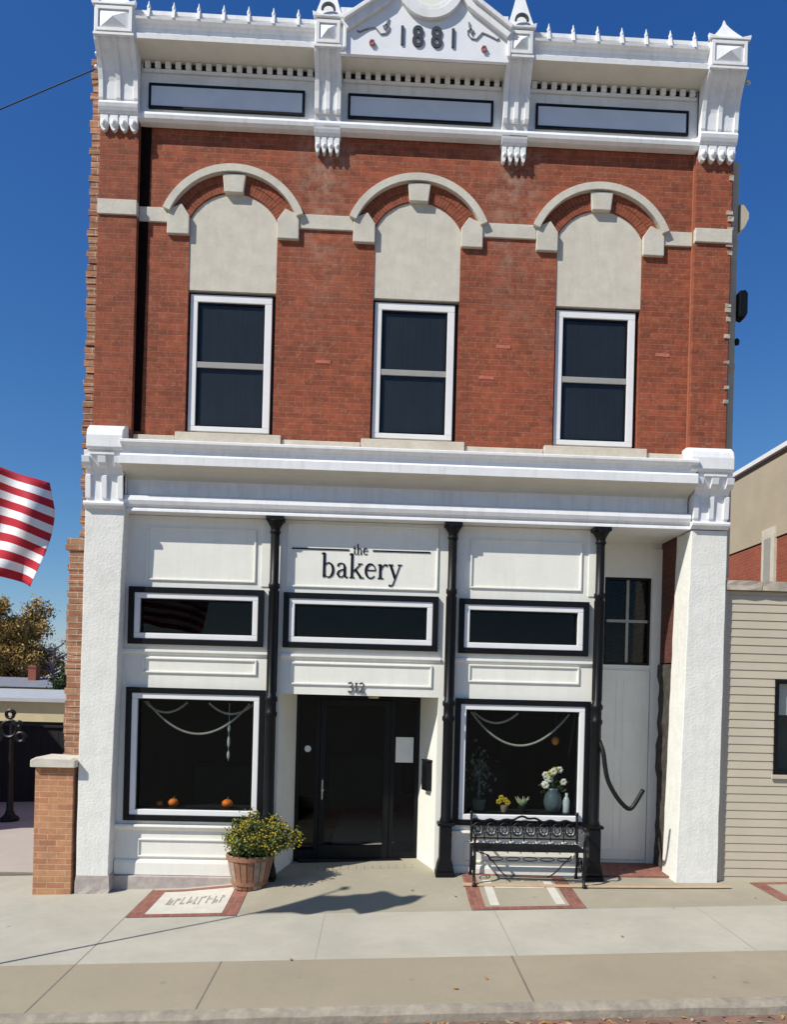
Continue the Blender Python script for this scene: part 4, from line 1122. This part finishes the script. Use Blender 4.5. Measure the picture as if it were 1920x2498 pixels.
LN = thing('paper_lantern', (0,0,0), 'small amber lantern hanging high in the right display window', 'lantern')
MB().ball((5.66,.45,1.88), .05, 12, 8, 1.1).obj('shade', M['lampcol'], LN, smooth=True)
MB().tube([(5.66,.45,1.94),(5.66,.45,2.3)], .004, 5).obj('cord', M['wire'], LN)
m = MB()
for k in range(150): m.leafcard((4.72+random.gauss(0,.07), .48+random.gauss(0,.04), 1.45+random.gauss(0,.13)), .035)
m.tube([(4.72,.48,1.02),(4.72,.48,1.5)], .012, 6); m.lathe([(.07,0),(.09,.12),(.09,.13)], 4.72, .48, .995, 12)
tag(m.obj('house_plant', plain('grey_green_leaf', (.16,.21,.17), .7, .3, 9, .1)), 'dim grey green potted plant at the left of the right display window', 'plant')

# ------------------------------------------------------------------ neighbours right
NB = thing('siding_building', (0,0,0), 'one storey beige siding building with stone coping on the right', 'building')
m = MB(); z = .1; k = 0
wx0, wx1, wz0, wz1 = 8.235, 9.4, 1.56, 2.71
def lap(x0, x1, z0, z1): m.prism([(.06,z0),(.052,z0),(.061,z1),(.075,z1)], 'x', x0, x1)
zz = .12
while zz < 3.76:
    z1 = min(zz+.098, 3.77)
    if z1 > wz0 and zz < wz1: lap(7.62, wx0, zz, z1); lap(wx1, 15.9, zz, z1)
    else: lap(7.62, 15.9, zz, z1)
    zz += .1
m.obj('siding', M['siding'], NB)
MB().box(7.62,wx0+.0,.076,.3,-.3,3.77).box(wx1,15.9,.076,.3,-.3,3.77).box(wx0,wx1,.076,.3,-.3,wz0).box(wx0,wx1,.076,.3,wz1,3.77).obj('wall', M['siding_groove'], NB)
MB().box(7.575,7.619,.03,.3,.1,3.77).obj('corner_trim', M['siding'], NB, bevel=.004)
MB().box(7.64,15.9,.3,9,-.5,3.72).obj('body', M['render_beige'], NB)
m = MB(); x = 7.58
while x < 15.9:
    w = random.uniform(.35, .6)
    rough_box(m, x, x+w-.015, -.01, .40, 3.772+random.uniform(0,.01), 3.885+random.uniform(-.012,.02), 2, 3, .012)
    x += w
m.obj('coping', M['coping'], NB)
Wn = bpy.data.objects.new('window', None); COL.objects.link(Wn); Wn.parent = NB
MB().ring(wx0+.001, wz0+.001, wx1-.001, wz1-.001, .045, .035, .12).obj('frame', M['black'], Wn, bevel=.003)
MB().box(wx0-.03, wx1+.03, .02, .04, wz0-.05, wz0-.001).obj('sill', M['siding'], Wn, bevel=.004)
MB().box(wx0+.05, wx1-.05, .13, .135, 2.28, wz1-.05).obj('blind', M['paper'], Wn)
MB().box(wx0+.046, wx1-.046, .09, .095, wz0+.046, wz1-.046).obj('pane', M['glass'], Wn)
MB().box(wx0, wx1, .285, .299, wz0, wz1).obj('backing', plain('green_grey_curtain', (.10,.125,.11), .8, .2, 4, 0), Wn)
TB = thing('tall_neighbour', (0,0,0), 'taller brick building with beige rendered upper wall seen over the right roof', 'building')
TB.name = 'brick_building'
SX = 12.0
MB().box(SX,24,-1,15,-.5,5.98).obj('wall', M['brick_far'], TB)
MB().box(SX-.03,24,-1,15,6.30,7.80).prism([(-1,5.981),(15,5.981),(15,6.3),(-1,6.3)], 'x', SX-.03, SX+.2).obj('rendered_wall', M['render_beige'], TB)
MB().box(SX-.12,24.1,-1.1,15.1,7.801,7.90).obj('roof_edge', M['trim'], TB)
m = MB()
for y0_, y1_ in ((7.3,7.85),): m.box(SX-.06,SX+.02,y0_,y1_,4.2,6.22)
m.obj('window_surround', M['stone'], TB)
MB().box(SX-.075,SX-.05,7.45,7.72,4.4,6.0).obj('window', M['rail_grey'], TB)

# ------------------------------------------------------------------ background left
SH = thing('low_building', (0,0,0), 'low flat roofed building with tan fascia and dark front beyond the brick pier', 'building')
ys = 26.0; zb = -1.7
MB().box(-26,-7,ys,ys+8,zb,.62).obj('dark_wall', M['wood_dark'], SH)
MB().box(-26.2,-6.8,ys-.5,ys+8.2,.62,1.50).obj('fascia', M['tan_wall'], SH)
MB().prism([(ys-.8,1.502),(ys+8.5,1.502),(ys+8.5,1.9),(ys+4,2.0),(ys-.8,1.66)], 'x', -26.5, -6.5).obj('roof', M['roof_grey'], SH)
for k in range(12): MB().box(-25.5+k*1.6, -25.2+k*1.6, ys-.06, ys-.001, zb, .61).obj('post', M['wood_dark'], SH)
CH = thing('chimney_house', (0,0,0), 'distant roof with a red brick chimney behind the low building', 'house'); CH.name = 'distant_house'
yh = 40
MB().box(-22,-10,yh,yh+6,-1.7,2.0).obj('wall', M['tan_wall'], CH)
MB().prism([(yh-.3,2.0),(yh+3,2.6),(yh+6.3,2.0)], 'x', -22.3, -9.7).obj('roof', plain('slate_roof', (.20,.21,.25), .8, .1, 2, .1), CH)
MB().box(-19.3,-18.8,yh+2,yh+2.6,1.6,3.4).box(-19.34,-18.76,yh+1.96,yh+2.64,3.25,3.33).obj('chimney', M['brick_far'], CH)

def tree(x, y, zb, h, spread, mats, nleaf, label, group=None, bare=.0, seed=1, trunk_h=.3, lsize=.13, nb=22):
    random.seed(seed)
    T = thing('autumn_tree' if 'gold' in mats[0].name or 'autumn' in mats[0].name else 'evergreen_tree', (0,0,0), label, 'tree', group)
    tr = MB(); cr = MB()
    tr.tube(smooth_pts([(x,y,zb),(x+.1,y,zb+h*.3),(x-.05,y,zb+h*.6),(x,y,zb+h*.85)]), [h*.028*(1-.06*i) for i in range(13)], 8)
    tips = []
    for k in range(nb):
        t = random.uniform(trunk_h, .85); a = random.uniform(0, 2*PI); L_ = spread*(1.05-.55*t)*random.uniform(.7,1.1)
        b0 = Vector((x, y, zb+h*t)); b1 = b0 + Vector((L_*math.cos(a), L_*math.sin(a), L_*random.uniform(.25,.75)))
        md = (b0+b1)/2 + Vector((0,0,-.08*L_))
        tr.tube([b0, md, b1], [h*.011, h*.006, h*.002], 5); tips.append((b0, md, b1))
        for q in range(4):
            s0 = md.lerp(b1, random.random()); s1 = s0 + Vector((random.gauss(0,1), random.gauss(0,1), random.uniform(.1,.9))).normalized()*L_*.4
            tr.tube([s0, s1], [h*.004, h*.001], 4); tips.append((s0, (s0+s1)/2, s1))
    for k in range(nleaf):
        b0, md, b1 = random.choice(tips); t = random.random()**.6
        c = md.lerp(b1, t) + Vector((random.gauss(0,1), random.gauss(0,1), random.gauss(0,1)))*spread*.085
        cr.mi = random.choices(range(len(mats)), [3,2][:len(mats)] if len(mats) == 2 else [1])[0]
        cr.leafcard(c, random.uniform(.6,1.3)*lsize)
    tr.obj('trunk', M['trunk'] if not bare else M['branch'], T); cr.obj('crown', mats, T)
    return T
tree(-22.6, 47, -1.7, 9.6, 3.0, [M['gold1'], M['gold2']], 26000, 'golden brown autumn tree behind the low building at the left edge', seed=4, lsize=.12, nb=44)
tree(-19.3, 46, -1.7, 7.6, 2.6, [M['gold2'], M['gold1']], 700, 'thin nearly bare tree right of the golden tree', seed=9, bare=1, lsize=.08, nb=30)
tree(-13.9, 36, -1.7, 5.5, 1.7, [M['green1'], M['leaf']], 6000, 'dark green evergreen tree peeking out beside the brick corner', seed=11, lsize=.11, trunk_h=.1)
random.seed(21)
FN = thing('fence', (0,0,0), 'black board fence closing the yard behind the brick pier', 'fence')
for k in range(46):
    x = -9.2 + k*.19; MB().box(x, x+.182, 7.5, 7.53, zg(x, 7.5)-.05, 1.47).obj('board', M['wood_dark'], FN) if x > -6 else None
for x in (-9.2, -7.0, -4.9, -2.75, -.7): MB().box(x, x+.10, 7.42, 7.499, -.3, 1.56).obj('post', M['wood_dark'], FN)
MB().box(-9.2, -.5, 7.46, 7.56, 1.471, 1.51).obj('rail', M['wood_dark'], FN)
LB = thing('shade_caster_building', (0,0,0), 'tan brick building added left of the yard, outside the frame, to shade the paving', 'building')  # unseen block, added so that its shadow falls across the yard
MB().box(-19,-7.2,1.3,9.5,-.6,5.4).obj('wall', M['common'], LB)
MB().box(-19.1,-7.1,1.2,9.6,5.401,5.52).obj('coping', M['stone'], LB)
for yy_ in (2.6, 5.0, 7.4):
    MB().box(-7.199,-7.16,yy_,yy_+1.1,1.2,2.9).obj('window', M['rail_grey'], LB)
# ornate iron post left
OP = thing('iron_post', (0,0,0), 'black ornate iron post with ring scrolls at the left edge', 'post')
ox, oy = -3.17, 5.06
oz = zg(ox, oy)
m = MB().lathe([(.16,0),(.16,.06),(.09,.12),(.06,.2),(.045,.8),(.04,1.75)], ox, oy, oz, 14); m.obj('post', M['iron'], OP)
m = MB()
for cx_, cz_, r_ in ((ox-.03,oz+1.66,.17),(ox+.17,oz+1.52,.09),(ox-.24,oz+1.52,.10),(ox-.02,oz+1.93,.08),(ox+.13,oz+1.76,.05)):
    m.tube([(cx_+r_*math.cos(a*PI/10)*(1-.012*a), oy-.03, cz_+r_*math.sin(a*PI/10)*(1-.012*a)) for a in range(25)], .030, 6)
m.obj('scroll_ring', M['iron'], OP)

# ------------------------------------------------------------------ camera, light, world
SEL, SAZ = R(44), R(33.5)
d = Vector((math.cos(SEL)*math.cos(SAZ), math.cos(SEL)*math.sin(SAZ), -math.sin(SEL)))   # travel direction
sun = bpy.data.lights.new('sun', 'SUN'); sun.energy = 4.0; sun.angle = R(.55); sun.color = (1, .955, .85)
so = bpy.data.objects.new('sun', sun); COL.objects.link(so); so.rotation_euler = d.to_track_quat('-Z', 'Y').to_euler()
so.location = (-10, -10, 20)
w = bpy.data.worlds.new('World'); sc.world = w; w.use_nodes = True; nt = w.node_tree
sky = nt.nodes.new('ShaderNodeTexSky'); sky.sky_type = 'NISHITA'; sky.sun_disc = False
sky.sun_elevation = SEL
sx_, sy_ = -d.x, -d.y
sky.sun_rotation = math.atan2(sx_, sy_)
sky.air_density = 1.0; sky.dust_density = .3; sky.ozone_density = 3.0; sky.altitude = 300
bg = nt.nodes['Background']; bg.inputs[1].default_value = .11
# the clear autumn sky of the photograph: deeper and more saturated than the plain model, channel by channel
sp = nt.nodes.new('ShaderNodeSeparateColor'); cb = nt.nodes.new('ShaderNodeCombineColor'); nt.links.new(sky.outputs[0], sp.inputs[0])
SB = .11
for i, (kk, pw) in enumerate(((.76, 1.50), (.62, 1.10), (.61, .70))):
    a_ = nt.nodes.new('ShaderNodeMath'); a_.operation = 'MULTIPLY'; a_.inputs[1].default_value = SB; nt.links.new(sp.outputs[i], a_.inputs[0])
    b_ = nt.nodes.new('ShaderNodeMath'); b_.operation = 'POWER'; b_.inputs[1].default_value = pw; nt.links.new(a_.outputs[0], b_.inputs[0])
    c_ = nt.nodes.new('ShaderNodeMath'); c_.operation = 'MULTIPLY'; c_.inputs[1].default_value = kk / SB; nt.links.new(b_.outputs[0], c_.inputs[0])
    nt.links.new(c_.outputs[0], cb.inputs[i])
nt.links.new(cb.outputs[0], bg.inputs[0])

cam = bpy.data.cameras.new('camera'); co = bpy.data.objects.new('camera', cam); COL.objects.link(co)
F, CXc, Dc, CZc, YAW, PIT, ROL, SHX, SHY = 1650., 3.3988, 9.1509, 2.4770, -.035061, -.00011, -.025972, 20.789, 378.329
def rotm(yaw, pitch, roll):
    cy, sy = math.cos(yaw), math.sin(yaw); cp, sp = math.cos(pitch), math.sin(pitch); cr, sr = math.cos(roll), math.sin(roll)
    return Matrix(((cy,-sy,0),(sy,cy,0),(0,0,1))) @ Matrix(((1,0,0),(0,cp,-sp),(0,sp,cp))) @ Matrix(((cr,0,sr),(0,1,0),(-sr,0,cr)))
Rm = rotm(YAW, PIT, ROL)    # columns: right, forward, up
right, fwd, upv = Rm.col[0], Rm.col[1], Rm.col[2]
Mx = Matrix((right, upv, -fwd)).transposed().to_4x4(); Mx.translation = Vector((CXc, -Dc, CZc))
co.matrix_world = Mx
cam.sensor_fit = 'VERTICAL'; cam.sensor_height = 36; cam.lens = F*36/2186
cam.shift_x = -SHX/2186; cam.shift_y = SHY/2186
cam.clip_end = 2000; cam.clip_start = .05
sc.camera = co
sc.view_settings.view_transform = 'Standard'; sc.view_settings.look = 'None'; sc.view_settings.exposure = .43; sc.view_settings.gamma = 1
